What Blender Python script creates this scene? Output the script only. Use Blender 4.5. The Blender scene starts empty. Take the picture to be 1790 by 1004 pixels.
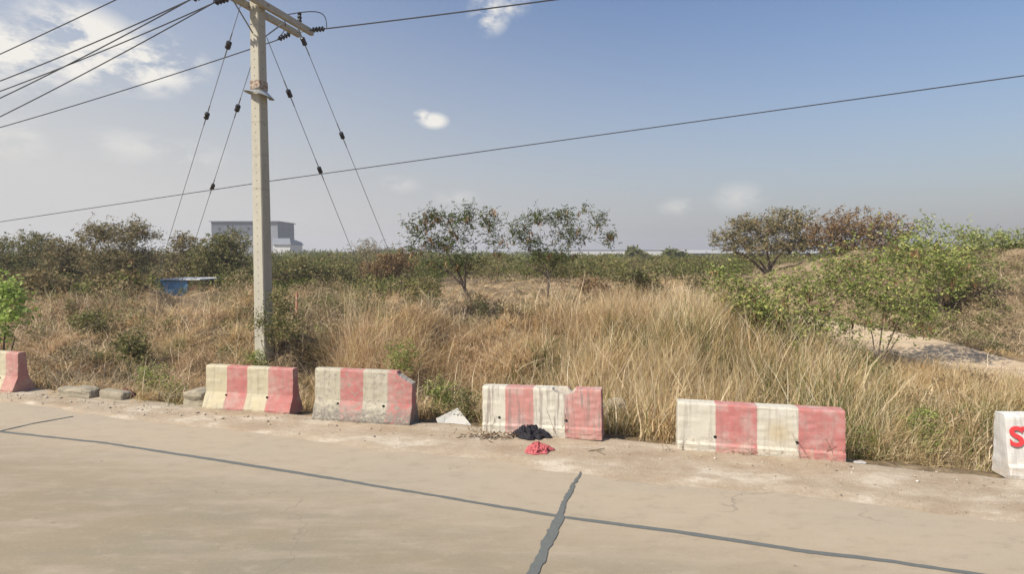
import bpy, bmesh, math
import numpy as np
from math import radians, sin, cos, pi
from mathutils import Vector, Matrix, Euler

rng = np.random.default_rng(11)
C = bpy.context.scene.collection
sc = bpy.context.scene

# ------------------------------------------------------------------ camera, sky, sun, exposure
F = 958.0                       # focal length in photo pixels (photo is 1790 wide)
CAMH = 2.5
PITCH = math.atan(57 / F)
cd = bpy.data.cameras.new('camera'); cam = bpy.data.objects.new('camera', cd); C.objects.link(cam)
cam.location = (0, 0, CAMH); cam.rotation_euler = (pi / 2 - PITCH, 0, 0)
cd.sensor_width = 36; cd.lens = 36 * F / 1790; cd.clip_end = 3000; cd.clip_start = 0.05
sc.camera = cam

UX, UY = 0.952, -0.306          # along the road, to the right
VX, VY = 0.308, 0.951           # away from the road
SUN_EL = radians(47)
sd = Vector((-UX * 0.62 - VX * 0.78, -UY * 0.62 - VY * 0.78, 0)).normalized()   # horizontal direction towards the sun
tosun = Vector((sd.x * cos(SUN_EL), sd.y * cos(SUN_EL), sin(SUN_EL)))
ld = bpy.data.lights.new('sun', 'SUN'); ld.energy = 4.4; ld.angle = radians(0.6); ld.color = (1.0, 0.93, 0.82)
sun = bpy.data.objects.new('sun', ld); C.objects.link(sun)
sun.rotation_euler = tosun.to_track_quat('Z', 'Y').to_euler(); sun.location = (0, 0, 40)
sc.view_settings.view_transform = 'Standard'; sc.view_settings.look = 'None'
sc.view_settings.exposure = 0.6; sc.view_settings.gamma = 1

world = bpy.data.worlds.new('World'); sc.world = world; world.use_nodes = True
wt = world.node_tree; wn = wt.nodes; wl = wt.links
bg = wn['Background']; bg.inputs[1].default_value = 0.100
sky = wn.new('ShaderNodeTexSky'); sky.sky_type = 'NISHITA'; sky.sun_disc = False
sky.sun_elevation = SUN_EL; sky.sun_rotation = math.atan2(sd.x, sd.y)
sky.air_density = 1.6; sky.dust_density = 2.2; sky.ozone_density = 1.2; sky.altitude = 0
def wnode(t, **k):
    n = wn.new(t)
    for a, b in k.items(): setattr(n, a, b)
    return n
def wmath(op, a, b=None, clamp=False):
    n = wnode('ShaderNodeMath', operation=op, use_clamp=clamp)
    for i, v in enumerate((a, b)):
        if v is None: continue
        if isinstance(v, (int, float)): n.inputs[i].default_value = v
        else: wl.new(v, n.inputs[i])
    return n.outputs[0]
def wmix(fac, a, b, mode='MIX'):
    n = wnode('ShaderNodeMix', data_type='RGBA', blend_type=mode)
    for k, v in ((0, fac), (6, a), (7, b)):
        if hasattr(v, 'type') and hasattr(v, 'links'): wl.new(v, n.inputs[k])
        else: n.inputs[k].default_value = v
    return n.outputs[2]
tc = wnode('ShaderNodeTexCoord').outputs['Generated']
sep = wnode('ShaderNodeSeparateXYZ'); wl.new(tc, sep.inputs[0])
elev = wmath('ADD', sep.outputs[2], wmath('MULTIPLY', wmath('ADD', sep.outputs[0], .05), .20))   # the haze is brighter towards the sun's side
# milky air near the horizon
hz = wmath('POWER', wmath('SUBTRACT', 1.0, wmath('MULTIPLY', elev, 1.95, True), True), 1.45)
SKYBLUE = (0.60, 0.655, 0.83, 1)
skyc = wmix(1.0, sky.outputs[0], SKYBLUE, 'MULTIPLY')
skyc = wmix(wmath('MULTIPLY', hz, 0.95), skyc, wmix(wmath('ADD', wmath('MULTIPLY', sep.outputs[0], .8), .5, True), (4.28, 4.22, 4.15, 1), (3.25, 3.25, 3.62, 1)))
def pdir(px, py):
    X = (px - 895) / F; Y = -(py - 502) / F
    return Vector((X, cos(PITCH) + Y * sin(PITCH), -sin(PITCH) + Y * cos(PITCH))).normalized()
nz = wnode('ShaderNodeTexNoise'); nz.inputs['Scale'].default_value = 15; nz.inputs['Detail'].default_value = 8; nz.inputs['Roughness'].default_value = 0.62
mp = wnode('ShaderNodeMapping'); mp.inputs['Scale'].default_value = (1, 1, 1.9); wl.new(tc, mp.inputs[0]); wl.new(mp.outputs[0], nz.inputs[0])
total = None
for px, py, rad, asp, amp in ((235, 105, .105, 2.0, 1.25), (140, 66, .085, 1.7, 1.35), (30, 90, .10, 1.8, 1.0), (150, 105, .11, 2.4, 1.1), (-70, 110, .10, 1.8, .5),
                              (758, 211, .030, 1.9, 1.2), (738, 203, .018, 1.4, 1.1), (855, 22, .040, 1.0, .85), (890, 5, .04, 1.6, .7),
                              (1290, 345, .052, 1.7, .30), (1190, 362, .045, 2.2, .3), (700, 322, .045, 2.4, .26), (230, 255, .07, 2.4, .3), (30, 240, .08, 2, .28), (330, 270, .06, 2, .25), (800, 345, .05, 2.6, .2)):
    d = pdir(px, py)
    s = wnode('ShaderNodeVectorMath', operation='SUBTRACT'); wl.new(tc, s.inputs[0]); s.inputs[1].default_value = d
    m = wnode('ShaderNodeVectorMath', operation='MULTIPLY'); wl.new(s.outputs[0], m.inputs[0]); m.inputs[1].default_value = (1 / rad, 1 / rad, asp / rad)
    L = wnode('ShaderNodeVectorMath', operation='LENGTH'); wl.new(m.outputs[0], L.inputs[0])
    v = wmath('MULTIPLY', wmath('SUBTRACT', 1.0, L.outputs['Value'], True), amp * 1.6)
    total = v if total is None else wmath('MAXIMUM', total, v)
edge = wmath('MULTIPLY', wmath('SUBTRACT', nz.outputs[0], 0.42), 6.0, True)
cl = wmath('MULTIPLY', total, edge, True)
skyc = wmix(wmath('MULTIPLY', cl, 0.9), skyc, (6.2, 5.95, 5.5, 1))
wl.new(skyc, bg.inputs[0])

# ------------------------------------------------------------------ helpers
def at(px, py, d):
    """point seen at photo pixel (px, py) at ground distance d (metres along +y)"""
    v = pdir(px, py); t = d / v.y
    return Vector((v.x * t, d, CAMH + v.z * t))
def gp(px, py, z=0.0):
    v = pdir(px, py); t = (z - CAMH) / v.z
    return Vector((v.x * t, v.y * t, z))
def uv(x, y): return UX * x + UY * y, VX * x + VY * y
def xy(u, v): return UX * u + VX * v, UY * u + VY * v

def hash2(i, j, seed):
    n = (i * 374761393 + j * 668265263 + seed * 982451653) & 0xffffffff
    n = ((n ^ (n >> 13)) * 1274126177) & 0xffffffff
    return ((n ^ (n >> 16)) & 0xffff) / 65535.0
def vnoise(x, y, seed=0):
    x = np.asarray(x, float); y = np.asarray(y, float)
    i = np.floor(x).astype(np.int64); j = np.floor(y).astype(np.int64)
    fx = x - i; fy = y - j; fx = fx * fx * (3 - 2 * fx); fy = fy * fy * (3 - 2 * fy)
    return (hash2(i, j, seed) * (1 - fx) + hash2(i + 1, j, seed) * fx) * (1 - fy) + (hash2(i, j + 1, seed) * (1 - fx) + hash2(i + 1, j + 1, seed) * fx) * fy
def fbm(x, y, seed=0, o=3):
    s = 0; a = 0.5
    for k in range(o): s = s + a * vnoise(np.asarray(x) * 2 ** k, np.asarray(y) * 2 ** k, seed + k); a *= .5
    return s / (1 - .5 ** o)
def ss(a, b, x): t = np.clip((np.asarray(x, float) - a) / (b - a), 0, 1); return t * t * (3 - 2 * t)

def tag(o, label=None, cat=None, group=None, kind=None):
    if label: o['label'] = label
    if cat: o['category'] = cat
    if group: o['group'] = group
    if kind: o['kind'] = kind
    return o
def empty(name, loc, label, cat, group=None, rot=(0, 0, 0)):
    o = bpy.data.objects.new(name, None); C.objects.link(o); o.location = loc; o.rotation_euler = rot
    o.empty_display_size = 0.2
    return tag(o, label, cat, group)
def link(name, me, mats, parent=None):
    o = bpy.data.objects.new(name, me); C.objects.link(o)
    for m in (mats if isinstance(mats, (list, tuple)) else [mats]): me.materials.append(m)
    if parent: o.parent = parent
    return o
def mesh_np(name, V, Fq, mats, parent=None, midx=None, smooth=False):
    """V (n,3), Fq (m,k) faces all with k corners"""
    me = bpy.data.meshes.new(name)
    V = np.asarray(V, np.float32); Fq = np.asarray(Fq, np.int32); k = Fq.shape[1]
    me.vertices.add(len(V)); me.vertices.foreach_set('co', V.ravel())
    me.loops.add(Fq.size); me.loops.foreach_set('vertex_index', Fq.ravel())
    me.polygons.add(len(Fq)); me.polygons.foreach_set('loop_start', np.arange(len(Fq), dtype=np.int32) * k)
    if midx is not None: me.polygons.foreach_set('material_index', np.asarray(midx, np.int32))
    if smooth: me.polygons.foreach_set('use_smooth', np.ones(len(Fq), bool))
    me.update(calc_edges=True)
    return link(name, me, mats, parent)
class MB:
    """collects polygons"""
    def __init__(s): s.v = []; s.f = []; s.m = []
    def add(s, vs, fs, mi=0):
        b = len(s.v); s.v += [tuple(v) for v in vs]; s.f += [tuple(b + i for i in f) for f in fs]; s.m += [mi] * len(fs)
    def box(s, lo, hi, M=None, mi=0):
        x0, y0, z0 = lo; x1, y1, z1 = hi
        vs = [Vector(p) for p in ((x0, y0, z0), (x1, y0, z0), (x1, y1, z0), (x0, y1, z0), (x0, y0, z1), (x1, y0, z1), (x1, y1, z1), (x0, y1, z1))]
        if M: vs = [M @ v for v in vs]
        s.add(vs, [(0, 3, 2, 1), (4, 5, 6, 7), (0, 1, 5, 4), (1, 2, 6, 5), (2, 3, 7, 6), (3, 0, 4, 7)], mi)
    def tube(s, pts, radii, n=6, cap=True, mi=0):
        pts = [Vector(p) for p in pts]
        if isinstance(radii, (int, float)): radii = [radii] * len(pts)
        vs = []; fs = []; ref = Vector((0.31, 0.17, 0.93))
        for i, p in enumerate(pts):
            t = (pts[min(i + 1, len(pts) - 1)] - pts[max(i - 1, 0)])
            if t.length < 1e-9: t = Vector((0, 0, 1))
            t.normalize()
            a = t.cross(ref)
            if a.length < .05: a = t.cross(Vector((1, 0, 0)))
            a.normalize(); b = t.cross(a)
            for k in range(n):
                q = 2 * pi * k / n; vs.append(p + (a * cos(q) + b * sin(q)) * radii[i])
        for i in range(len(pts) - 1):
            for k in range(n): fs.append((i * n + k, i * n + (k + 1) % n, (i + 1) * n + (k + 1) % n, (i + 1) * n + k))
        if cap: fs.append(tuple(range(n - 1, -1, -1))); fs.append(tuple((len(pts) - 1) * n + k for k in range(n)))
        s.add(vs, fs, mi)
    def build(s, name, mats, parent=None, smooth=False):
        me = bpy.data.meshes.new(name); me.from_pydata(s.v, [], s.f); me.update()
        me.polygons.foreach_set('material_index', s.m)
        if smooth: me.polygons.foreach_set('use_smooth', [True] * len(s.f))
        return link(name, me, mats, parent)
def jitter(o, amp, sc_=6.0, seed=0):
    me = o.data
    for v in me.vertices:
        c = v.co
        n = Vector((vnoise(c.x * sc_ + c.z * 3, c.y * sc_ + 5, seed) - .5, vnoise(c.y * sc_ + 9, c.z * sc_ + c.x, seed + 1) - .5, vnoise(c.z * sc_ + c.y, c.x * sc_ + 3, seed + 2) - .5))
        v.co = c + n * 2 * amp
    me.update()

# ------------------------------------------------------------------ material helpers
class Mat:
    def __init__(s, name):
        s.m = bpy.data.materials.new(name); s.m.use_nodes = True; s.t = s.m.node_tree; s.n = s.t.nodes; s.l = s.t.links
        s.b = s.n['Principled BSDF']; s.out = s.n['Material Output']; s.co = s.n.new('ShaderNodeTexCoord'); s.geo = s.n.new('ShaderNodeNewGeometry')
    def put(s, v, sock):
        if hasattr(v, 'links'): s.l.new(v, sock)
        else: sock.default_value = v
    def math(s, op, a, b=None, clamp=False):
        n = s.n.new('ShaderNodeMath'); n.operation = op; n.use_clamp = clamp; s.put(a, n.inputs[0])
        if b is not None: s.put(b, n.inputs[1])
        return n.outputs[0]
    def noise(s, scale, detail=4, rough=.6, vec='Object', stretch=None, dist=0):
        n = s.n.new('ShaderNodeTexNoise'); n.inputs['Scale'].default_value = scale; n.inputs['Detail'].default_value = detail; n.inputs['Roughness'].default_value = rough; n.inputs['Distortion'].default_value = dist
        v = s.geo.outputs['Position'] if vec == 'World' else s.co.outputs[vec]
        if stretch:
            m = s.n.new('ShaderNodeMapping'); m.inputs['Scale'].default_value = stretch[0]; m.inputs['Rotation'].default_value = stretch[1]; s.l.new(v, m.inputs[0]); v = m.outputs[0]
        s.l.new(v, n.inputs['Vector']); return n.outputs[0]
    def step(s, v, lo, hi):
        n = s.n.new('ShaderNodeMapRange'); n.interpolation_type = 'SMOOTHSTEP'; s.put(v, n.inputs[0]); n.inputs[1].default_value = lo; n.inputs[2].default_value = hi; return n.outputs[0]
    def mix(s, f, a, b, mode='MIX'):
        n = s.n.new('ShaderNodeMix'); n.data_type = 'RGBA'; n.blend_type = mode
        for k, v in ((0, f), (6, a), (7, b)):
            if isinstance(v, tuple) and len(v) == 3: v = v + (1,)
            s.put(v, n.inputs[k])
        return n.outputs[2]
    def ramp(s, v, stops):
        n = s.n.new('ShaderNodeValToRGB'); s.l.new(v, n.inputs[0]); e = n.color_ramp.elements
        while len(e) < len(stops): e.new(.5)
        for i, (p, c) in enumerate(stops): e[i].position = p; e[i].color = tuple(c) + (1,)
        return n.outputs[0]
    def xyz(s, vec='Object'):
        n = s.n.new('ShaderNodeSeparateXYZ'); s.l.new(s.geo.outputs['Position'] if vec == 'World' else s.co.outputs[vec], n.inputs[0]); return n.outputs
    def bump(s, h, strength=.4, dist=.01):
        n = s.n.new('ShaderNodeBump'); n.inputs['Strength'].default_value = strength; n.inputs['Distance'].default_value = dist; s.l.new(h, n.inputs['Height']); s.l.new(n.outputs[0], s.b.inputs['Normal'])
    def done(s, col=None, rough=.85, spec=.3, metal=0):
        if col is not None:
            if isinstance(col, tuple) and len(col) == 3: col = col + (1,)
            s.put(col, s.b.inputs['Base Color'])
        s.b.inputs['Roughness'].default_value = rough; s.b.inputs['Specular IOR Level'].default_value = spec; s.b.inputs['Metallic'].default_value = metal
        return s.m
def simple(name, col, rough=.7, var=.25, scale=8, metal=0, spec=.3):
    a = Mat(name); n = a.noise(scale, 5)
    c = a.mix(n, tuple(x * (1 - var) for x in col), tuple(min(1, x * (1 + var)) for x in col))
    return a.done(c, rough, spec, metal)
def foliage(name, stops, trans=.25, patch=None, pscale=.5):
    """colour differs leaf by leaf (random per island) and by patches in the world"""
    a = Mat(name)
    c = a.ramp(a.geo.outputs['Random Per Island'], stops)
    if patch:
        f = a.step(a.noise(pscale, 3, .6, 'World'), .42, .62); f2 = a.step(a.noise(pscale * 6, 4, .7, 'World'), .50, .62); c = a.mix(f2, c, a.mix(1.0, c, (.66, .57, .47), 'MULTIPLY'))
        c = a.mix(f, c, a.mix(1.0, c, tuple(patch), 'MULTIPLY'))
    for n in (a.b,): a.n.remove(n)
    d = a.n.new('ShaderNodeBsdfDiffuse'); t = a.n.new('ShaderNodeBsdfTranslucent'); mx = a.n.new('ShaderNodeMixShader')
    a.l.new(c, d.inputs[0]); a.l.new(c, t.inputs[0]); mx.inputs[0].default_value = trans
    a.l.new(d.outputs[0], mx.inputs[1]); a.l.new(t.outputs[0], mx.inputs[2]); a.l.new(mx.outputs[0], a.out.inputs[0])
    return a.m

# ------------------------------------------------------------------ terrain
def edge_v(u):
    """outer edge of the roadside strip"""
    return 6.62 + .72 * ss(-9.5, -1.5, u)
def path_x(y): return np.interp(y, [8, 9.5, 11, 12.3, 14.8, 19, 25, 32, 45], [15.8, 13.6, 11.8, 10.8, 9.4, 7.6, 7.9, 10.0, 16])
def terrain(x, y, hum=True):
    x = np.asarray(x, float); y = np.asarray(y, float); u, v = uv(x, y); e = edge_v(u)
    A = .95 - .68 * ss(-.2, 3.4, u)
    h = -.03 - .42 * ss(e + .25, e + 1.2, v) + A * ss(e + 1.3, e + 6.0, v) + (1.0 - A) * ss(e + 6.5, e + 12, v)
    h = h + .25 * ss(-2, -7, u) * ss(e + 1.2, e + 5.5, v) * (1 - ss(14, 20, v))        # bank on the left
    h = h - .40 * ss(20, 34, v) * ss(4, -6, x)
    m = ss(1.3, 10, x - path_x(y)) * ss(11.5, 18, y) * (1 - .6 * ss(30, 60, y))
    h = h + 1.95 * m * (.88 + .24 * fbm(x * .35, y * .35, 5))
    h = h + .9 * ss(9, 16, x) * ss(8.5, 12, v) * 0
    if hum:
        k = ss(e + .8, e + 2.2, v) * (1 - .6 * ss(18, 40, v)) * (1 - ss(2.9, 1.5, np.abs(x - path_x(y))) * ss(8, 10, y))
        h = h + k * (1.15 * (fbm(x * .8, y * .8, 1) - .5) + .55 * (vnoise(x * 1.8, y * 1.8, 8) - .5))
    return h
def tz(x, y): return float(terrain(x, y))

g = Mat('ground_soil')
n1 = g.noise(1.3, 6, .65, 'World'); n2 = g.noise(14, 5, .7, 'World')
c = g.ramp(n1, [(.3, (.10, .072, .042)), (.5, (.24, .175, .105)), (.68, (.38, .29, .185))])
c = g.mix(g.step(n2, .35, .7), c, g.mix(1., c, (.5, .5, .45), 'MULTIPLY'))
g.bump(n2, .8, .05); M_soil = g.done(c, .95, .1)

N = 640
s_ = np.linspace(-1, 1, N)
gx = 17 * np.sinh(3.95 * s_); gy = 14 + 16 * np.sinh(4.0 * s_ * .98)
X, Y = np.meshgrid(gx, gy); Z = terrain(X, Y)
u_, v_ = uv(X, Y); Z = np.where(v_ < edge_v(u_) + .05, -.10, Z)
V = np.stack([X.ravel(), Y.ravel(), Z.ravel()], 1)
idx = np.arange(N * N).reshape(N, N)
Fq = np.stack([idx[:-1, :-1].ravel(), idx[:-1, 1:].ravel(), idx[1:, 1:].ravel(), idx[1:, :-1].ravel()], 1)
tag(mesh_np('ground', V, Fq, M_soil, smooth=True), kind='structure')

# ------------------------------------------------------------------ road
a = Mat('concrete_road')
ang = (0, 0, math.atan2(-UY, UX))
stretch = ((1, 1, 1), ang)
big = a.noise(.42, 4, .6, 'World', ((.55, 1.6, 1), ang)); mid = a.noise(2.4, 5, .6, 'World', ((.35, 1.9, 1), ang)); fine = a.noise(60, 4, .7, 'World', ((.5, 1.2, 1), ang)); grain = a.noise(260, 2, .6, 'World')
px_ = a.xyz('World'); vv_ = a.math('ADD', a.math('ADD', a.math('MULTIPLY', px_[0], VX), a.math('MULTIPLY', px_[1], VY)), a.math('MULTIPLY', a.math('SUBTRACT', mid, .5), 1.2))
dust = a.step(vv_, 3.6, 5.6)
c = a.mix(a.step(big, .40, .68), a.mix(dust, (.238, .190, .122), (.350, .285, .202)), a.mix(dust, (.208, .182, .126), (.318, .270, .196)))
c = a.mix(a.math('MULTIPLY', a.step(mid, .45, .75), .6), c, (.330, .272, .200))
# brush marks across the slab
w = a.noise(2.2, 5, .65, 'World', ((.25, 5, 1), ang))
c = a.mix(a.math('MULTIPLY', a.step(w, .5, .7), .10), c, (.255, .222, .178))
c = a.mix(a.math('MULTIPLY', a.step(fine, .5, .8), .22), c, (.19, .165, .135))
c = a.mix(a.math('MULTIPLY', a.step(fine, .5, .25), .3), c, (.42, .365, .29))
c = a.mix(a.math('MULTIPLY', a.step(grain, .54, .66), .5), c, (.20, .175, .14)); c = a.mix(a.math('MULTIPLY', a.step(grain, .44, .32), .30), c, (.39, .335, .26))
vo = a.n.new('ShaderNodeTexVoronoi'); vo.feature = 'DISTANCE_TO_EDGE'; vo.inputs['Scale'].default_value = .42
va = a.n.new('ShaderNodeVectorMath'); va.operation = 'MULTIPLY_ADD'; nn = a.n.new('ShaderNodeTexNoise'); nn.inputs['Scale'].default_value = 2.2; nn.inputs['Detail'].default_value = 7; a.l.new(a.geo.outputs['Position'], nn.inputs['Vector'])
a.l.new(nn.outputs['Color'], va.inputs[0]); va.inputs[1].default_value = (.9, .9, 0); a.l.new(a.geo.outputs['Position'], va.inputs[2]); a.l.new(va.outputs[0], vo.inputs['Vector'])
crk = a.math('MULTIPLY', a.step(vo.outputs['Distance'], .0035, .0012), a.step(a.noise(.55, 3, .5, 'World'), .50, .56)); c = a.mix(a.math('MULTIPLY', crk, .55), c, (.17, .145, .115))
blot = a.noise(5.5, 7, .72, 'World', ((.6, 1.3, 1), ang)); c = a.mix(a.math('MULTIPLY', a.step(blot, .50, .66), .30), c, (.20, .168, .122)); c = a.mix(a.math('MULTIPLY', a.step(blot, .48, .34), .30), c, (.36, .305, .23))
spots = a.noise(9, 2, .5, 'World')
c = a.mix(a.math('MULTIPLY', a.step(spots, .74, .78), .6), c, (.17, .14, .11))
a.bump(a.math('ADD', fine, grain), .35, .004); M_road = a.done(c, .8, .25)

def ribbon_grid(u0, u1, nu, vfun0, vfun1, nv, zf):
    us = np.linspace(u0, u1, nu); V = []
    for i, u in enumerate(us):
        a0, b0 = vfun0(u), vfun1(u)
        for k in range(nv):
            v = a0 + (b0 - a0) * k / (nv - 1); x, y = xy(u, v); V.append((x, y, zf(u, v, k / (nv - 1))))
    id_ = np.arange(nu * nv).reshape(nu, nv)
    Fq = np.stack([id_[:-1, :-1].ravel(), id_[1:, :-1].ravel(), id_[1:, 1:].ravel(), id_[:-1, 1:].ravel()], 1)
    return np.array(V), Fq
V, Fq = ribbon_grid(-60, 45, 60, lambda u: -9, lambda u: 6.9 + .0 * u, 12, lambda u, v, t: 0.0)
tag(mesh_np('road', V, Fq, M_road), kind='structure')

# sealed joints in the slabs (tar strips lying on the concrete)
a = Mat('joint_sealant'); n = a.noise(30, 4, .7, 'World')
c = a.mix(n, (.075, .083, .077), (.145, .150, .138)); a.bump(n, .4, .004); M_seal = a.done(c, .75, .3)
def strip(name, pts, wfun, z, n=260, rough=.012, seed=0):
    pts = np.array(pts); seg = np.r_[0, np.cumsum(np.hypot(*np.diff(pts, axis=0).T))]
    t = np.linspace(0, seg[-1], n); P = np.stack([np.interp(t, seg, pts[:, 0]), np.interp(t, seg, pts[:, 1])], 1)
    T = np.gradient(P, axis=0); T /= np.linalg.norm(T, axis=1)[:, None]; Nn = np.stack([-T[:, 1], T[:, 0]], 1)
    w = np.array([wfun(q / seg[-1]) for q in t]) / 2
    l = w + rough * (fbm(t * 14, t * 0, seed, 3) - .5) * 2; r = w + rough * (fbm(t * 14, t * 0 + 9, seed + 4, 3) - .5) * 2
    wob = .012 * (fbm(t * 1.2, t * 0, seed + 7) - .5) * 2
    A = P + Nn * (l + wob)[:, None]; B = P - Nn * (r - wob)[:, None]
    V = np.zeros((2 * n, 3)); V[0::2, :2] = A; V[1::2, :2] = B; V[:, 2] = z
    i = np.arange(n - 1) * 2; Fq = np.stack([i, i + 1, i + 3, i + 2], 1)
    return tag(mesh_np(name, V, Fq, M_seal), kind='structure')
J = lambda *pp: [tuple(gp(px, py))[:2] for px, py in pp]
def ext(p, q, k): return (q[0] + (q[0] - p[0]) * k, q[1] + (q[1] - p[1]) * k)
lj = J((-140, 730), (0, 755), (180, 775), (400, 809), (620, 844), (740, 864), (880, 888), (985, 905), (1170, 929), (1400, 964), (1560, 983), (1790, 1018))
lj = [ext(lj[1], lj[0], 14)] + lj + [ext(lj[-2], lj[-1], 12)]
strip('road_joint', lj, lambda t: .052 + .008 * sin(60 * t), .004, 900, .008, 3)
cj = J((1017, 826), (1000, 853), (985, 885), (979, 905), (962, 938), (945, 974), (930, 1004))
cj = cj + [ext(cj[-2], cj[-1], 8)]
strip('road_joint', cj, lambda t: .014 + .072 * min(1, t * 3.2), .008, 400, .022, 5)
oj = J((128, 729), (60, 741), (8, 753), (-20, 760)); oj = oj + [ext(oj[-2], oj[-1], 10)]
strip('road_joint', oj, lambda t: .035, .008, 200, .008, 9)

# dusty roadside strip with broken concrete edge
a = Mat('roadside_dirt')
n1 = a.noise(1.7, 6, .65, 'World', ((.7, 1.3, 1), ang)); n2 = a.noise(22, 6, .75, 'World'); n3 = a.noise(85, 3, .7, 'World')
c = a.ramp(n1, [(.3, (.335, .252, .168)), (.45, (.40, .318, .222)), (.55, (.45, .37, .27)), (.64, (.56, .485, .375))])
c = a.mix(a.math('MULTIPLY', a.step(n2, .5, .72), .45), c, (.27, .22, .165))
c = a.mix(a.math('MULTIPLY', a.step(n3, .62, .75), .6), c, (.20, .17, .13))
c = a.mix(a.math('MULTIPLY', a.step(n2, .42, .3), .5), c, (.68, .60, .48))
a.bump(a.math('ADD', n2, n3), .9, .02); M_dirt = a.done(c, .95, .1)
def in_v(u): return 6.02 + .12 * float(ss(-6, 3, u)) + .30 * (float(fbm(u * .8, 2.2, 21)) - .5) + .10 * (float(vnoise(u * 4, 7.7, 22)) - .5)
def out_v(u): return float(edge_v(u)) + .02 + .10 * (float(fbm(u * 1.9, 4.4, 31)) - .5)
def dz(u, v, t):
    if t >= .995: return -.12
    k = min(1, t * 6)
    return -.004 + .010 * k + k * (.026 * float(fbm(u * 1.5, v * 3, 41)) + .010 * float(fbm(u * 7, v * 7, 42)))
V, Fq = ribbon_grid(-22, 16, 900, in_v, out_v, 34, dz)
# last row: straight drop
V = V.reshape(900, 34, 3); V[:, 33, :2] = V[:, 32, :2] + (V[:, 33, :2] - V[:, 32, :2]) * .3; V = V.reshape(-1, 3)
tag(mesh_np('roadside_dirt', V, Fq, M_dirt, smooth=True), kind='structure')

# loose stones on the dirt
a = Mat('pebble'); c = a.ramp(a.geo.outputs['Random Per Island'], [(0, (.16, .13, .10)), (.5, (.36, .30, .23)), (1, (.55, .50, .42))]); M_peb = a.done(c, .9, .2)
ico_v = np.array([(0, 0, 1), (.9, 0, .2), (.28, .85, .2), (-.72, .53, .25), (-.72, -.53, .15), (.28, -.85, .2), (0, 0, -.5)])
ico_f = np.array([(0, 1, 2), (0, 2, 3), (0, 3, 4), (0, 4, 5), (0, 5, 1), (6, 2, 1), (6, 3, 2), (6, 4, 3), (6, 5, 4), (6, 1, 5)])
n = 2600; uu = rng.uniform(-14, 9, n); tt = rng.uniform(0, 1, n) ** .55
vv = np.array([in_v(u) + (out_v(u) - .03 - in_v(u)) * t for u, t in zip(uu, tt)]); r = rng.exponential(.0042, n) + .0025; r = np.minimum(r, .028)
zz = np.array([dz(u, v, .5) for u, v in zip(uu, vv)])
rot = rng.uniform(0, 2 * pi, n); sx = rng.uniform(.7, 1.4, n)
V = ico_v[None] * r[:, None, None] * np.stack([sx, np.ones(n), rng.uniform(.5, .9, n)], 1)[:, None, :]
V = V * (1 + .25 * rng.standard_normal((n, 7, 1)) * .6)
cr, sr = np.cos(rot)[:, None], np.sin(rot)[:, None]; Vx = V[..., 0] * cr - V[..., 1] * sr; Vy = V[..., 0] * sr + V[..., 1] * cr
X0, Y0 = xy(uu, vv); V = np.stack([Vx + X0[:, None], Vy + Y0[:, None], V[..., 2] + zz[:, None] + r[:, None] * .2], 2)
Fq = (ico_f[None] + (np.arange(n) * 7)[:, None, None]).reshape(-1, 3)
tag(mesh_np('gravel', V.reshape(-1, 3), Fq, M_peb), 'small grey and brown stones scattered on the dusty roadside strip', 'gravel', kind='stuff')

# bare sandy track on the right, draped on the ground
a = Mat('sandy_track'); n1 = a.noise(2.2, 6, .7, 'World'); n2 = a.noise(17, 5, .7, 'World')
c = a.ramp(n1, [(.3, (.36, .27, .175)), (.5, (.45, .35, .235)), (.7, (.51, .41, .29))]); c = a.mix(a.math('MULTIPLY', a.step(n2, .5, .7), .5), c, (.30, .22, .14))
a.bump(n2, .8, .04); M_track = a.done(c, .95, .1)
ys = np.linspace(8.5, 34, 240); V = []
for y in ys:
    for k in range(16):
        hw = 1.7 - 1.0 * float(ss(14, 19, y)) + .4 * (float(vnoise(y * .7, 3, 51)) - .5); q = -1 + 2 * k / 15
        x = float(path_x(y)) + q * hw + .3 * abs(q) * (float(vnoise(y * 2, k // 12, 52)) - .5)
        V.append((x, y, tz(x, y) + .03 - .07 * abs(q) ** 4))
id_ = np.arange(240 * 16).reshape(240, 16)
Fq = np.stack([id_[:-1, :-1].ravel(), id_[:-1, 1:].ravel(), id_[1:, 1:].ravel(), id_[1:, :-1].ravel()], 1)
tag(mesh_np('path', V, Fq, M_track, smooth=True), kind='structure')

# ------------------------------------------------------------------ warehouses far behind
def sheetmat(name, col, sc_=3.0, depth=.25):
    a = Mat(name); x = a.xyz('Object'); w = a.math('SINE', a.math('MULTIPLY', a.math('ADD', x[0], x[1]), sc_))
    n = a.noise(.35, 4); c = a.mix(n, tuple(k * .85 for k in col), tuple(min(1, k * 1.1) for k in col)); c = a.mix(a.math('MULTIPLY', a.math('ADD', w, 1), depth / 2), c, tuple(k * .7 for k in col))
    return a.done(c, .5, .4)
M_wg = sheetmat('pale_steel_cladding', (.25, .262, .28)); M_wd = sheetmat('blue_grey_cladding', (.105, .115, .135)); M_ww = sheetmat('white_cladding', (.60, .60, .59)); M_roofd = simple('dark_metal_roof', (.16, .18, .21), .5); M_roofl = simple('pale_metal_roof', (.34, .34, .33), .6)
M_dark = simple('dark_opening', (.03, .035, .04), .3); M_pane = simple('grey_glazing', (.18, .21, .23), .25)
bA = empty('warehouse', (at(430, 440, 200).x, 200, -.4), 'tall blue-grey metal warehouse with small square vents rising behind the utility pole', 'warehouse')
ox, oy = bA.location.x, 200
def X_(px, d): return (px - 895) / F * d
def Zt(py, d): return at(895, py, d).z + .4
xl, xr = X_(372, 200) - ox, X_(487, 200) - ox; H = Zt(388, 200)
m = MB(); m.box((xl, 0, 0), (xr, 15, H)); o = m.build('wall', [M_wg], bA)
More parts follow.
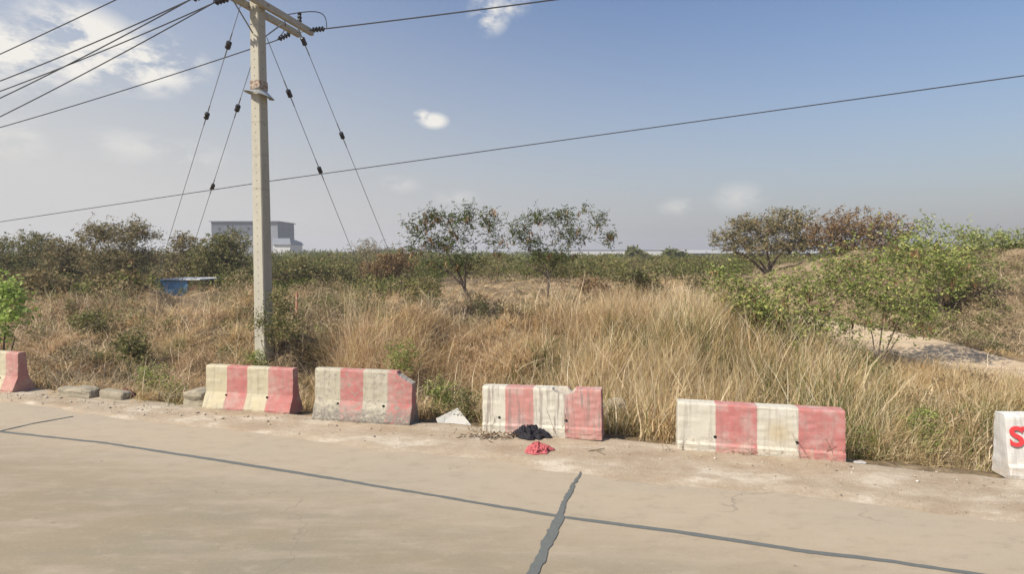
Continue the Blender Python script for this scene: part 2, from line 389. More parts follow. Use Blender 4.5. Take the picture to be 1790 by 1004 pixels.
m = MB(); m.box((xl, -.06, H - 5.0), (X_(470, 200) - ox, -.003, H - .05)); m.build('upper_cladding', M_wd, bA)
m = MB(); m.box((xr + .003, -.0, H - 7), (xr + .07, 15, H - .05)); m.build('side_cladding', M_wd, bA)
m = MB(); m.box((xl - .5, -.7, H), (xr + .6, 15.6, H + .28)); m.build('roof', M_roofd, bA)
for px in (386, 412, 437):
    m = MB(); x = X_(px, 200) - ox; m.box((x - .4, -.14, H - 2.9), (x + .4, -.065, H - 2.0)); m.build('vent', M_dark, bA)
for yy in (4.5, 11):
    m = MB(); m.box((xr + .075, yy - .6, H - 3.0), (xr + .15, yy + .6, H - 2.1)); m.build('vent', M_dark, bA)
hx, hH = X_(509, 197) - X_(487, 200) + xr, Zt(428, 197)
an = MB(); an.box((xr - .3, -3.5, 0), (hx, 8, hH)); an.build('annex', [M_ww], bA)
an = MB(); an.add([(xr - .3, -4, hH), (hx + .5, -4, hH), (hx + .5, 8.4, hH), (xr - .3, 8.4, hH), (xr - .3, -3.2, hH + 2.3), (hx - .2, -3.2, hH + 2.3), (hx - .2, 7.6, hH + 1.2), (xr - .3, 7.6, hH + 1.2)],
                  [(0, 1, 2, 3), (4, 7, 6, 5), (0, 4, 5, 1), (1, 5, 6, 2), (2, 6, 7, 3), (3, 7, 4, 0)]); an.build('annex_roof', M_roofd, bA)

bB = empty('warehouse', (at(1100, 440, 270).x, 270, -.4), 'long low white warehouse with thin dark roof line on the horizon', 'warehouse')
ox = bB.location.x; H = Zt(438.6, 270)
m = MB(); m.box((X_(975, 270) - ox, 0, 0), (X_(1203, 270) - ox, 18, H)); m.build('wall', M_ww, bB)
m = MB(); m.box((X_(970, 270) - ox, -.12, H), (X_(1160, 270) - ox, 19, H + .45)); m.build('roof', M_roofd, bB)
m = MB(); m.box((X_(1160.3, 270) - ox, -.1, H), (X_(1203, 270) - ox, 19, H + .9)); m.build('parapet', M_roofl, bB)
bC = empty('factory_shed', (at(1290, 445, 175).x, 175, -.4), 'pale grey factory shed with strip glazing left of the brown-green tree clump', 'shed')
ox = bC.location.x; H = Zt(443, 175)
m = MB(); m.box((X_(1200, 175) - ox, 0, 0), (X_(1440, 175) - ox, 14, H)); m.build('wall', M_wg, bC)
m = MB(); m.add([(X_(1197, 175) - ox, -.8, H), (X_(1443, 175) - ox, -.8, H), (X_(1443, 175) - ox, 14.8, H), (X_(1197, 175) - ox, 14.8, H), (X_(1200, 175) - ox, 7, H + 1.1), (X_(1440, 175) - ox, 7, H + 1.1)],
                [(0, 1, 5, 4), (1, 2, 5), (2, 3, 4, 5), (3, 0, 4), (0, 3, 2, 1)]); m.build('roof', M_roofl, bC)
for k in range(6):
    m = MB(); x = X_(1216 + 8 * k, 175) - ox; m.box((x, -.06, H - 1.7), (x + 1.2, -.003, H - .4)); m.build('window', M_pane, bC)
bD = empty('warehouse', (at(690, 440, 260).x, 260, -.4), 'short white shed just showing above the hedge left of the central small tree', 'warehouse')
ox = bD.location.x; H = Zt(436, 260)
m = MB(); m.box((X_(655, 260) - ox, 0, 0), (X_(735, 260) - ox, 15, H)); m.build('wall', M_ww, bD)
m = MB(); m.box((X_(653, 260) - ox, -.6, H), (X_(737, 260) - ox, 15.6, H + .4)); m.build('roof', M_roofl, bD)

# low blue shack among the bushes
p = at(311, 505, 24.5); zt = tz(p.x, p.y)
M_blue = sheetmat('faded_blue_sheet', (.21, .40, .60), 40, .3); M_rust = simple('rusty_sheet', (.22, .12, .08), .8)
bS = empty('shack', (p.x, p.y, zt), 'low shack of faded blue sheets with white roof edge among the bushes', 'shack', rot=(0, 0, -.06))
hs = at(312, 489, 24.5).z - zt
m = MB(); m.box((-1.05, 0, 0), (.45, 1.6, hs - .04)); m.build('blue_wall', M_blue, bS)
m = MB(); m.box((.453, .01, 0), (1.0, 1.6, hs - .06)); m.build('rusty_wall', M_rust, bS)
m = MB(); m.box((-.75, -.12, hs - .02), (1.1, 1.75, hs + .03)); m.build('roof', simple('white_fibre_sheet', (.6, .6, .58), .8), bS)

# ------------------------------------------------------------------ concrete barriers
def barrier_mat(name, stripes, L, light, pink, dirt=.5, grey_foot=.0, streak=0., foot=.16, chip=.58, brown=None):
    a = Mat(name); x = a.xyz('Object'); nb = a.noise(7, 4, .6); wob = a.noise(26, 3, .7)
    t = a.math('DIVIDE', a.math('ADD', x[0], a.math('MULTIPLY', a.math('SUBTRACT', wob, .5), .02)), L)     # 0..1 along the barrier
    col = light
    cols = [light if s == 'w' else pink for s in stripes['c']]
    c = cols[0]
    for k, bnd in enumerate(stripes['b']):
        c = a.mix(a.step(t, bnd - .004, bnd + .004), c, cols[k + 1])
    fade = a.noise(4, 5, .7); c = a.mix(a.math('MULTIPLY', a.step(fade, .4, .72), .45), c, tuple(min(1, .6 * k + .18) for k in light))
    if brown:
        bx = a.math('ABSOLUTE', a.math('SUBTRACT', t, brown)); bz = a.math('ABSOLUTE', a.math('SUBTRACT', x[2], .33))
        f = a.math('MULTIPLY', a.step(bx, .12, .0), a.step(bz, .22, 0)); c = a.mix(a.math('MULTIPLY', f, .6), c, (.40, .30, .14))
    # vertical run marks
    st = a.noise(22, 4, .7, 'Object', ((1, .3, .07), (0, 0, 0)))
    c = a.mix(a.math('MULTIPLY', a.step(st, .48, .66), .30 + streak), c, (.20, .16, .14))
    # worn chips showing bare concrete, more of them low down
    low = a.step(x[2], .42, .0); ch = a.noise(19, 6, .75)
    thr = a.math('SUBTRACT', ch, a.math('MULTIPLY', a.math('SUBTRACT', 1.0, low), .10))
    f = a.step(thr, chip, chip + .06)
    c = a.mix(f, c, a.mix(nb, (.20, .18, .15), (.36, .32, .26)))
    # dust and grime at the foot
    f = a.math('MULTIPLY', a.math('MULTIPLY', a.step(a.math('ADD', x[2], a.math('MULTIPLY', a.math('SUBTRACT', nb, .5), .45)), foot + .10, foot - .08), a.step(a.noise(24, 5, .75), .38, .56)), dirt)
    c = a.mix(f, c, (.46, .37, .27) if not grey_foot else (.17, .155, .13))
    c = a.mix(a.math('MULTIPLY', a.step(a.noise(70, 3, .7), .6, .7), .45), c, (.22, .19, .16))
    a.bump(a.math('ADD', ch, a.noise(90, 3)), .5, .006)
    return a.done(c, .85, .2)
M_conc = simple('bare_concrete', (.36, .32, .26), .95, .35, 14)
M_hole = simple('dark_hole', (.015, .013, .012), .9)
M_loop = simple('rusty_loop', (.16, .08, .05), .8)
def barrier(label, p0, p1, H, prof, mat, topf=None, holes=(.25, .72), hz_=.36, tilt=0, group='red and white concrete barriers along the road edge', z0=-.02, name='concrete_barrier', roll=0):
    """p0 = front bottom left corner, p1 = front bottom right corner (ground points)"""
    p0 = Vector(p0); p1 = Vector(p1); L = (p1 - p0).length; ang_ = math.atan2(p1.y - p0.y, p1.x - p0.x)
    root = empty(name, (p0.x, p0.y, z0), label, 'concrete barrier', group, (roll, tilt, ang_))
    W = prof[0][0]                                          # half width at the foot
    half = [(-(w), z) for w, z in prof]; nx = int(L / .022)
    ring0 = half + [(-y, z) for y, z in reversed(half)]; R = []
    # densify the profile
    dens = []
    for i in range(len(ring0) - 1):
        (y0, z0_), (y1, z1) = ring0[i], ring0[i + 1]; n = max(1, int(math.hypot(y1 - y0, z1 - z0_) / .035))
        for k in range(n): dens.append((y0 + (y1 - y0) * k / n, z0_ + (z1 - z0_) * k / n))
    dens.append(ring0[-1]); nr = len(dens); vs = []; mi = []; fs = []
    for i in range(nx + 1):
        x = L * i / nx; ex = min(x, L - x); b = .012 * max(0, 1 - ex / .02)
        for (y, z) in dens:
            zz = z * H; yy = y * (1 - b * 2)
            if topf:
                front = y < 0
                h = topf(x / L, y / W)
                if zz > h:
                    zz = h + .004 * sin(x * 170 + y * 90)
            nsc = .004
            yy += nsc * (float(vnoise(x * 9, z * 14 + (3 if y > 0 else 0), 61)) - .5) * 2; zz += nsc * (float(vnoise(x * 12, y * 20, 62)) - .5)
            if z * H < .1: yy += .012 * (float(vnoise(x * 14, z * 30, 63)) - .5)
            xx = x + (.005 * (float(vnoise(z * 9, y * 12, 64 + (i > 3))) - .5) * 2 if i in (0, nx) else 0)
            vs.append((xx, yy + W, max(zz, 0)))
    for i in range(nx):
        for k in range(nr - 1):
            a_, b_, c_, d_ = i * nr + k, (i + 1) * nr + k, (i + 1) * nr + k + 1, i * nr + k + 1
            fs.append((a_, b_, c_, d_)); x = (i + .5) / nx; y, z = dens[k]; cut = topf and min(z, dens[k + 1][1]) * H > max(topf(i / nx, y / W), topf((i + 1) / nx, y / W)) + .004
            mi.append(1 if cut else 0)
    m = MB(); m.v = vs; m.f = fs; m.m = mi
    # ends: fans closed across mirrored profile points
    for i, flip in ((0, True), (nx, False)):
        b = i * nr
        for k in range(nr // 2):
            q = (b + k, b + k + 1, b + nr - 2 - k, b + nr - 1 - k)
            if q[1] == q[2]: q = (q[0], q[1], q[3])
            m.f.append(tuple(reversed(q)) if not flip else q); m.m.append(0)
    body = m.build('body', [mat, M_conc], root)
    for h in holes:
        zc = hz_ * H
        # depth of the front face at this height
        yf = np.interp(zc, [z * H for w, z in prof], [W - w for w, z in prof])
        k = MB(); q = 10
        pts = [(L * h + .017 * cos(2 * pi * i / q) * (1 + .2 * sin(3 * i)), yf - .006, zc + .021 * sin(2 * pi * i / q)) for i in range(q)]
        k.tube([(L * h, yf - .006, zc), (L * h + .001, yf + .02, zc)], [.020, .014], 9); k.build('lifting_hole', M_hole, root)
    return root, L
CREAM = (.455, .405, .27); PINK = (.40, .150, .135); WHITE = (.49, .46, .375); PINKF = (.41, .19, .165)
P_fl = [(.185, 0), (.187, .10), (.172, .15), (.088, .42), (.066, .965), (.052, 1.0)]
P_low = [(.165, 0), (.160, .20), (.135, .245), (.092, .965), (.078, 1.0)]
st4 = lambda *b: {'c': 'wpwp', 'b': b}
G = lambda px, py: gp(px, py)
p1_ = G(22, 689); dirb = Vector((UX, UY, 0))
barrier('leftmost pink and cream concrete barrier cut by the left edge of the photo', p1_ - Vector((cos(-.26), sin(-.26), 0)) * 1.52, p1_, .74, P_fl,
        barrier_mat('barrier_paint', st4(.25, .53, .80), 1.52, CREAM, PINKF, .35), z0=-.02)
barrier('clean cream and pink concrete barrier in front of the utility pole', G(353, 717), G(506, 727), .725, P_fl,
        barrier_mat('barrier_paint', st4(.255, .50, .745), 1.52, CREAM, PINK, .5, foot=.04, chip=.585))
def top2(t, s): return 9 if t < .845 else .775 - .155 * ((t - .845) / .155) ** .8 + .012 * float(vnoise(t * 40, s * 2, 5))
barrier('weathered cream and pink concrete barrier with its top right corner broken off', G(545, 737), G(716, 748), .80, P_fl,
        barrier_mat('barrier_paint', st4(.27, .51, .76), 1.54, (.41, .375, .28), PINK, .9, grey_foot=1, foot=.20, chip=.435), topf=top2)
def top3(t, s):
    if .60 < t < .80 and s < .15:
        f = .64 - .055 * math.sin(pi * (t - .60) / .20)
    else: f = 9
    if .725 < t < .785: f = min(f, .655 - .07 * (1 - abs(t - .755) / .03))
    return f
barrier('white and pink concrete barrier with a chipped top edge behind the black cloth', G(843, 757), G(1052, 776), .66, P_low,
        barrier_mat('barrier_paint', st4(.20, .44, .70), 1.68, WHITE, PINKF, .3, streak=.42, foot=.06, chip=.54), topf=top3, holes=(.15, .715), tilt=-.035)
barrier('longest white and red concrete barrier with overgrown foot right of the gap', G(1184, 790), G(1479, 812), .64, P_low,
        barrier_mat('barrier_paint', st4(.235, .485, .725), 1.95, WHITE, PINK, .55, foot=.10, chip=.53, brown=.61), holes=(.235, .725))
bw, L = barrier('white concrete barrier with red painted lettering at the right edge', G(1766, 838), G(1766, 838) + Vector((cos(-.22), sin(-.22), 0)) * 1.9, .72, P_low,
                barrier_mat('barrier_paint', {'c': 'ww', 'b': (.5,)}, 1.9, (.56, .55, .51), WHITE, .7, foot=.14, chip=.66), holes=(.7,), tilt=-.05, roll=-.02, group='red and white concrete barriers along the road edge')
cu = bpy.data.curves.new('lettering', 'FONT'); cu.body = 'ST'; cu.size = .30; cu.extrude = .002; cu.offset = .009; cu.space_character = .93
to = bpy.data.objects.new('tmp_text', cu); C.objects.link(to)
me = bpy.data.meshes.new_from_object(to.evaluated_get(bpy.context.evaluated_depsgraph_get())); bpy.data.objects.remove(to)
lo = link('lettering', me, simple('red_letter_paint', (.58, .045, .05), .7, .3, 30), bw)
lo.location = (.022, .030, .385); lo.rotation_euler = (radians(85.1), 0, 0)

# ------------------------------------------------------------------ rubble by the barriers
M_rub = simple('weathered_concrete', (.27, .235, .17), .95, .4, 12)
def chunk(name, label, cat, c, size, rotz, seed, mat=M_rub, group=None, tilt=(0, 0)):
    bm = bmesh.new(); bmesh.ops.create_cube(bm, size=1); bmesh.ops.subdivide_edges(bm, edges=bm.edges[:], cuts=7, use_grid_fill=True)
    for v in bm.verts:
        p = v.co * 2; r = (abs(p.x) ** 5 + abs(p.y) ** 5 + abs(p.z) ** 5) ** .2; p = p / r * (1 if r > 0 else 1)
        v.co = Vector((p.x * size[0] / 2, p.y * size[1] / 2, p.z * size[2] / 2))
    me = bpy.data.meshes.new(name); bm.to_mesh(me); bm.free()
    o = link(name, me, mat); jitter(o, .035 * min(1, max(size) * 2), 7, seed); jitter(o, .012, 30, seed + 5)
    o.location = Vector(c) + Vector((0, 0, size[2] / 2 - .03)); o.rotation_euler = (tilt[0], tilt[1], rotz)
    return tag(o, label, cat, group)
gk = 'broken concrete pieces beside the barriers'
def gpt(px, py, z=-.02): return gp(px, py, z)
chunk('concrete_kerb', 'low broken concrete kerb piece nearest the leftmost barrier', 'kerb piece', gpt(140, 694), (.72, .24, .20), -.2, 1, group=gk)
chunk('concrete_kerb', 'long cracked concrete kerb piece left of the green weeds', 'kerb piece', gpt(204, 698), (.60, .22, .19), -.3, 2, group=gk, tilt=(0, .04))
chunk('concrete_block', 'rough squarish concrete block touching the cream end of a barrier', 'concrete block', gpt(341, 712) + Vector((0, .16, 0)), (.40, .36, .30), -.25, 3, group=gk)
chunk('concrete_block', 'grass-covered concrete block in the gap between the two white-ended barriers', 'concrete block', gpt(1083, 765) + Vector((.05, .75, -.22)), (.36, .34, .58), .2, 4, mat=simple('mossy_concrete', (.30, .25, .18), .95, .4, 12), group=gk)
chunk('stone', 'small pale grey stone at the foot of the longest barrier', 'stone', gpt(1503, 812), (.13, .10, .07), .4, 5, mat=simple('grey_stone', (.40, .38, .35), .9, .3, 20))
M_redrub = simple('red_plastic_scrap', (.36, .12, .08), .6, .3, 15); M_dkred = simple('dark_red_scrap', (.13, .035, .035), .8, .3, 15)

def crumple(name, label, cat, c, rx, ry, h, mat, seed, rotz=0):
    n = 74; V = np.zeros((n, n, 3)); q = np.linspace(-1, 1, n)
    A, B = np.meshgrid(q, q); ang2 = np.arctan2(B, A); R = np.maximum(np.abs(A), np.abs(B))
    edge = (.70 + .62 * (fbm(np.cos(ang2) * 1.7 + 5, np.sin(ang2) * 1.7 + 5, seed, 3) - .3))
    Xx = np.cos(ang2) * R * edge; Yy = np.sin(ang2) * R * edge
    wx = fbm(A * 2.2 + 3, B * 2.2, seed + 1, 2) - .5; wy = fbm(A * 2.2, B * 2.2 + 7, seed + 2, 2) - .5
    rid = 1 - np.abs(2 * fbm(A * 3.1 + wx * 2, B * 3.1 + wy * 2, seed + 3, 3) - 1) * 2.6
    Zz = (.25 + .75 * np.clip(rid, 0, 1)) * (1 - R ** 2.4) + .10 * (1 - R)
    V[..., 0] = (Xx + wx * .5) * rx; V[..., 1] = (Yy + wy * .5) * ry; V[..., 2] = Zz * h + .018
    idx = np.arange(n * n).reshape(n, n); Fq = np.stack([idx[:-1, :-1].ravel(), idx[:-1, 1:].ravel(), idx[1:, 1:].ravel(), idx[1:, :-1].ravel()], 1)
    o = mesh_np(name, V.reshape(-1, 3), Fq, mat, smooth=True); md = o.modifiers.new('thickness', 'SOLIDIFY'); md.thickness = .006
    o.location = c; o.rotation_euler = (0, 0, rotz)
    return tag(o, label, cat)
a = Mat('black_cloth'); n = a.noise(12, 4); a.bump(a.noise(40, 3), .4, .01); M_blk = a.done(a.mix(n, (.005, .0045, .006), (.022, .020, .026)), .75, .3)
a = Mat('red_cloth'); n = a.noise(14, 4); a.bump(a.noise(50, 3), .4, .01); M_rdc = a.done(a.mix(n, (.30, .06, .065), (.50, .15, .155)), .9, .1)
crumple('black_cloth', 'crumpled black cloth lying against the chipped barrier', 'cloth', gp(928, 764, .02), .27, .20, .14, M_blk, 71, -.2)
crumple('red_cloth', 'crumpled pinkish-red rag on the dirt below the black cloth', 'cloth', gp(942, 789, .02), .21, .19, .09, M_rdc, 77, .3)
crumple('red_scrap', 'small orange-red plastic scrap beside the kerb piece nearest the left edge', 'litter', gp(148, 693, .0), .16, .10, .05, M_redrub, 81)
crumple('dark_red_scrap', 'dark red crumpled scrap at the end of the cracked kerb piece', 'litter', gp(222, 695, .0), .24, .13, .13, M_dkred, 84, -.3)

# pale board leaning in the gap
A = gp(776, 750, .0); Bp = gp(824, 750, .0)
cs = [at(762, 732, 8.02), at(769, 747, 7.92), at(812, 753, 7.82), at(826, 746, 7.90), at(800, 713, 8.25)]
nrm = (cs[2] - cs[1]).cross(cs[4] - cs[1]).normalized()
if nrm.y < 0: nrm = -nrm
m = MB(); vs = [Vector(p) for p in cs] + [Vector(p) + nrm * .04 for p in cs]; ctr = sum(vs, Vector()) / 10
m.add([v - ctr for v in vs], [(0, 1, 2, 3, 4), (9, 8, 7, 6, 5)] + [(k, k + 5, (k + 1) % 5 + 5, (k + 1) % 5) for k in range(5)])
o = m.build('concrete_slab', simple('whitish_board', (.42, .405, .36), .85, .12, 9)); o.location = ctr
bv = o.modifiers.new('bevel', 'BEVEL'); bv.width = .006; bv.segments = 2
tag(o, 'broken whitish slab leaning on its corner between the second and chipped barriers', 'slab')

# orange marker post
p = at(518, 540, 15.5); z = tz(p.x, p.y); top = at(518, 511, 15.5).z
mk = empty('marker_post', (p.x, p.y, z), 'thin faded orange marker post among bushes right of the utility pole', 'marker post', rot=(0, .04, 0))
m = MB(); m.tube([(0, 0, 0), (0, 0, top - z)], [.036, .03], 10); m.build('post', simple('faded_orange', (.52, .24, .16), .8), mk)
m = MB(); m.tube([(0, 0, (top - z) * .72), (0, 0, (top - z) * .80)], [.034, .033], 10, cap=False); m.build('band', simple('faded_pink_band', (.55, .36, .30), .8), mk)

# ------------------------------------------------------------------ utility pole
PX, PY = -5.47, 12.0
pz = tz(PX, PY) - .1
a = Mat('pole_concrete'); n = a.noise(5, 6, .7, 'Object', ((1, 1, .35), (0, 0, 0))); n2 = a.noise(60, 3)
c = a.mix(n, (.32, .30, .235), (.51, .48, .395)); c = a.mix(a.math('MULTIPLY', a.step(n2, .55, .7), .4), c, (.25, .23, .2))
rings = a.noise(1, 2, .5, 'Object', ((.02, .02, 7), (0, 0, 0))); c = a.mix(a.math('MULTIPLY', a.step(rings, .6, .66), .35), c, (.24, .21, .17))
a.bump(n2, .3, .005); M_pole = a.done(c, .9, .15)
yaw = math.atan2(UY, UX)
pole = empty('utility_pole', (PX, PY, pz), 'square concrete utility pole with crossarms behind the clean cream and pink barrier', 'utility pole', rot=(0, .008, yaw))
PH = 8.9 - pz
m = MB(); w0, w1 = .146, .108; bv_ = .018; vs = []
NZ = 24
for k in range(NZ + 1):
    t = k / NZ; w = w0 + (w1 - w0) * t
    for sx_, sy_ in ((-1, -1), (1, -1), (1, 1), (-1, 1)):
        cx, cy = sx_ * w, sy_ * w
        pr = [(cx - sx_ * bv_, cy), (cx, cy - sy_ * bv_)]
        if sx_ * sy_ > 0: pr = [(cx, cy - sy_ * bv_), (cx - sx_ * bv_, cy)] if False else [(cx - sx_ * bv_, cy), (cx, cy - sy_ * bv_)]
        if sx_ * sy_ > 0: pr = pr[::-1]
        vs += [(x, y, t * PH) for x, y in pr]
# order each ring by angle
ring = sorted(range(8), key=lambda i: math.atan2(vs[i][1], vs[i][0]))
fs = []
for k in range(NZ):
    for i in range(8): fs.append((k * 8 + ring[i], k * 8 + ring[(i + 1) % 8], (k + 1) * 8 + ring[(i + 1) % 8], (k + 1) * 8 + ring[i]))
fs.append(tuple(NZ * 8 + r_ for r_ in ring)); m.add(vs, fs); zz = .9
while zz < PH - .3:
    t = zz / PH; w = w0 + (w1 - w0) * t + .0015
    for ax in (0, 1):
        p0 = (0, -w, zz) if ax == 0 else (w, 0, zz + .0); p1 = (0, -w + .004, zz) if ax == 0 else (w - .004, 0, zz)
        if ax == 1 and int(zz * 10) % 3: continue
        m.tube([p0, p1], [.011, .011], 8, mi=1)
    zz += .17
m.build('shaft', [M_pole, M_hole], pole)
a = Mat('rust_band'); M_rstain = a.done(a.mix(a.step(a.noise(16, 5, .7), .40, .60), (.20, .12, .085), (.42, .37, .30)), .9, .1)
def wz(z): return w0 + (w1 - w0) * z / PH
def zpole(py): return at(455, py, 12).z - pz
z0_ = zpole(158); z1_ = zpole(143); m = MB()
wa, wb = wz(z0_) + .004, wz(z1_) + .004
m.add([(-wa, -wa, z0_), (wa, -wa, z0_), (wa, wa, z0_), (-wa, wa, z0_), (-wb, -wb, z1_), (wb, -wb, z1_), (wb, wb, z1_), (-wb, wb, z1_)], [(0, 1, 5, 4), (1, 2, 6, 5), (2, 3, 7, 6), (3, 0, 4, 7)])
m.build('rusty_band', M_rstain, pole)
# flared thin guard skirt
zg = zpole(163); m = MB(); q = 28; vs = []; fs = []
for k in range(q):
    b = 2 * pi * k / q; vs.append((.17 * cos(b), .17 * sin(b), zg + .02)); vs.append((.30 * cos(b), .30 * sin(b), zg - .05 - .07 * cos(b - .3)))
for k in range(q):
    if k in (7, 8): continue
    j = (k + 1) % q; fs.append((2 * k, 2 * j, 2 * j + 1, 2 * k + 1))
m.add(vs, fs); o = m.build('guard_skirt', simple('galvanised_sheet', (.36, .38, .38), .45, metal=.4), pole); o.modifiers.new('t', 'SOLIDIFY').thickness = .004
# crossarms along the local y axis (away from the road), one on each side of the shaft
M_arm = simple('crossarm_concrete', (.40, .375, .31), .9, .3, 9)
ARM = 7.78 - pz
for sx_ in (-1, 1):
    m = MB(); x0 = sx_ * .135; lo_, hi_ = (x0 if sx_ > 0 else x0 - .10), (x0 + .10 if sx_ > 0 else x0)
    m.box((lo_, -1.62, ARM - .07), (hi_, 1.55, ARM + .07)); o = m.build('crossarm', M_arm, pole)
    b = o.modifiers.new('bevel', 'BEVEL'); b.width = .012; b.segments = 2
M_steel = simple('galvanised_steel', (.22, .22, .21), .5, .3, 20, metal=.5); M_ins = simple('black_porcelain', (.022, .02, .02), .25, .3, spec=.5)
for s_y in (-1.4, -.72, .0, 1.38): m = MB(); m.tube([(-.27, s_y + .04, ARM), (.27, s_y + .04, ARM)], .011, 6); m.build('through_bolt', M_steel, pole)
for s_ in (-1, 1): m = MB(); m.tube([(.0, s_ * .14, ARM - .62), (.0, s_ * .75, ARM - .08)], .014, 6); m.build('brace', M_steel, pole)
INS = []
def insulator(local0, dirv, n=4, kind='insulator_string'):
    """string of discs starting at local point, returns world end"""
    d = Vector(dirv).normalized(); p = Vector(local0); m = MB()
    m.tube([p, p + d * .10], .012, 6); p = p + d * .08; L_ = .082
    for k in range(n):
        q = p + d * (L_ * k)
        m.tube([q, q + d * .012, q + d * .03, q + d * .05, q + d * .082], [.022, .05, .062, .028, .022], 12, cap=False)
    e = p + d * (L_ * n + .05); m.tube([p + d * L_ * n, e], .011, 6)
    o = m.build(kind, M_ins, pole, smooth=False)
    return pole_M @ e
pole_M = Matrix.Translation(pole.location) @ Euler(pole.rotation_euler).to_matrix().to_4x4()
e_fr = insulator((.24, 1.40, ARM + .0), (1, 0, -.03))
e_fl = insulator((-.24, 1.36, ARM - .02), (-1, 0, -.28))
e_nl = insulator((-.10, -.62, ARM - .09), (-1, .0, -.10))
e_nl2 = insulator((-.10, -1.16, ARM - .24), (-1, .0, -.12))
e_top = insulator((-.22, -.28, ARM + .09), (1, -.0, .0))
e_nr = insulator((.24, -1.45, ARM), (1, 0, -.04))
e_tl = insulator((-.17, 0, ARM + .62), (-1, 0, -.1))
# post insulator by the far end
m = MB(); m.tube([(.19, 1.10, ARM + .07), (.19, 1.10, ARM + .10), (.19, 1.10, ARM + .14), (.19, 1.10, ARM + .18), (.19, 1.10, ARM + .22), (.19, 1.10, ARM + .26), (.19, 1.10, ARM + .30)], [.03, .055, .035, .055, .035, .05, .02], 10)
m.build('post_insulator', M_ins, pole)

M_wire = simple('cable_sheath', (.045, .048, .055), .6, .2)
def catenary(p, q, sag, n=26):
    return [p.lerp(q, i / n) - Vector((0, 0, 4 * sag * (i / n) * (1 - i / n))) for i in range(n + 1)]
def wire(name, label, cat, pts, r=.011, group=None, mat=None):
    m = MB(); m.tube(pts, r, 6); o = m.build(name, mat or M_wire); return tag(o, label, cat, group)
def aim(p, sgn, px, py, over=1.6, turn=0):
    """a wire from p along the road (sgn -1 to the left) that crosses pixel column px at height py; goes on past the frame"""
    d = Vector((UX, UY)) * sgn; c_, s_ = cos(turn), sin(turn); d = Vector((d.x * c_ - d.y * s_, d.x * s_ + d.y * c_))
    v = pdir(px, py); k = v.x / v.y
    t = (k * p.y - p.x) / (d.x - k * d.y); q = Vector((p.x + d.x * t, p.y + d.y * t)); z = CAMH + v.z / v.y * q.y
    e = Vector((q.x, q.y, z)); return p + (e - p) * over
gw = 'power cables running off to the left'
wire('power_cable', 'power cable leaving the near crossarm end, uppermost of its diverging pair', 'power cable', catenary(e_nl2, aim(e_nl2, -1, 0, 134), .10), .013, gw)
wire('power_cable', 'power cable leaving the near crossarm end, lower of its diverging pair', 'power cable', catenary(e_nl2, aim(e_nl2, -1, 0, 164), .10), .013, gw)
wire('power_cable', 'power cable from the disc insulators left of the pole, flatter of the pair', 'power cable', catenary(e_nl, aim(e_nl, -1, 0, 151), .12), .013, gw)
wire('power_cable', 'power cable from the disc insulators left of the pole, steeper of the pair', 'power cable', catenary(e_nl, aim(e_nl, -1, 0, 197), .10), .013, gw)
wire('power_cable', 'lowest heavy power cable passing behind the pole to the left', 'power cable', catenary(e_fl, aim(e_fl, -1, 0, 216), .12), .013, gw)
wire('power_cable', 'highest heavy power cable crossing the top left corner of the sky', 'power cable', catenary(e_tl + Vector((0, -.6, .35)), aim(e_tl + Vector((0, -.6, .35)), -1, 0, 91), .05), .013, gw)
wire('power_cable', 'power cable running right from the far crossarm end across the top of the sky', 'power cable', catenary(e_fr, aim(e_fr, 1, 930, 0, 2.4), .05), .015)
wire('power_cable', 'power cable leaving the pole top to the right just under the frame edge', 'power cable', [e_top, e_top + Vector((.05, 0, -.05))] + catenary(e_top + Vector((.12, -.03, -.06)), e_top + Vector((UX * 26, UY * 26, .2)), .55), .012)
# jumper loops
def L2W(x, y, z): return pole_M @ Vector((x, y, z))
def bez(pts, n=20):
    P = [Vector(p) for p in pts]; out = []
    for i in range(n + 1):
        t = i / n; Q = P[:]
        while len(Q) > 1: Q = [Q[k].lerp(Q[k + 1], t) for k in range(len(Q) - 1)]
        out.append(Q[0])
    return out
gj = 'jumper loops at the pole top'
wire('jumper_cable', 'arched jumper loop above the far crossarm end', 'jumper cable', bez([e_fr, e_fr + Vector((.02, 0, .42)), e_fr + Vector((-.12, 0, .44)), L2W(.19, 1.10, ARM + .30), L2W(-.1, .9, ARM + .18)]), .011, gj)
wire('jumper_cable', 'short jumper under the far crossarm left of its end', 'jumper cable', bez([e_fl, e_fl + Vector((.12, 0, .18)), L2W(-.02, 1.0, ARM - .12), L2W(-.05, .85, ARM + .1)]), .010, gj)
wire('jumper_cable', 'jumper rising out of the frame left of the pole', 'jumper cable', bez([e_nl, e_nl + Vector((.1, 0, .25)), e_nl + Vector((.05, 0, .55)), e_nl + Vector((.3, .2, 1.0))]), .010, gj)

# single long cable
a0 = at(470, 317, 12.35)
def cross(px, py): return aim(a0, 1 if px > 470 else -1, px, py, 1)
r_end = cross(1790, 132); l_end = cross(0, 388)
wire('long_cable', 'single long thin cable crossing the whole sky behind the pole', 'cable', catenary(a0 + (l_end - a0) * 2.3, a0, .0, 20)[:-1] + catenary(a0, a0 + (r_end - a0) * 1.6, .0, 20), .0085)

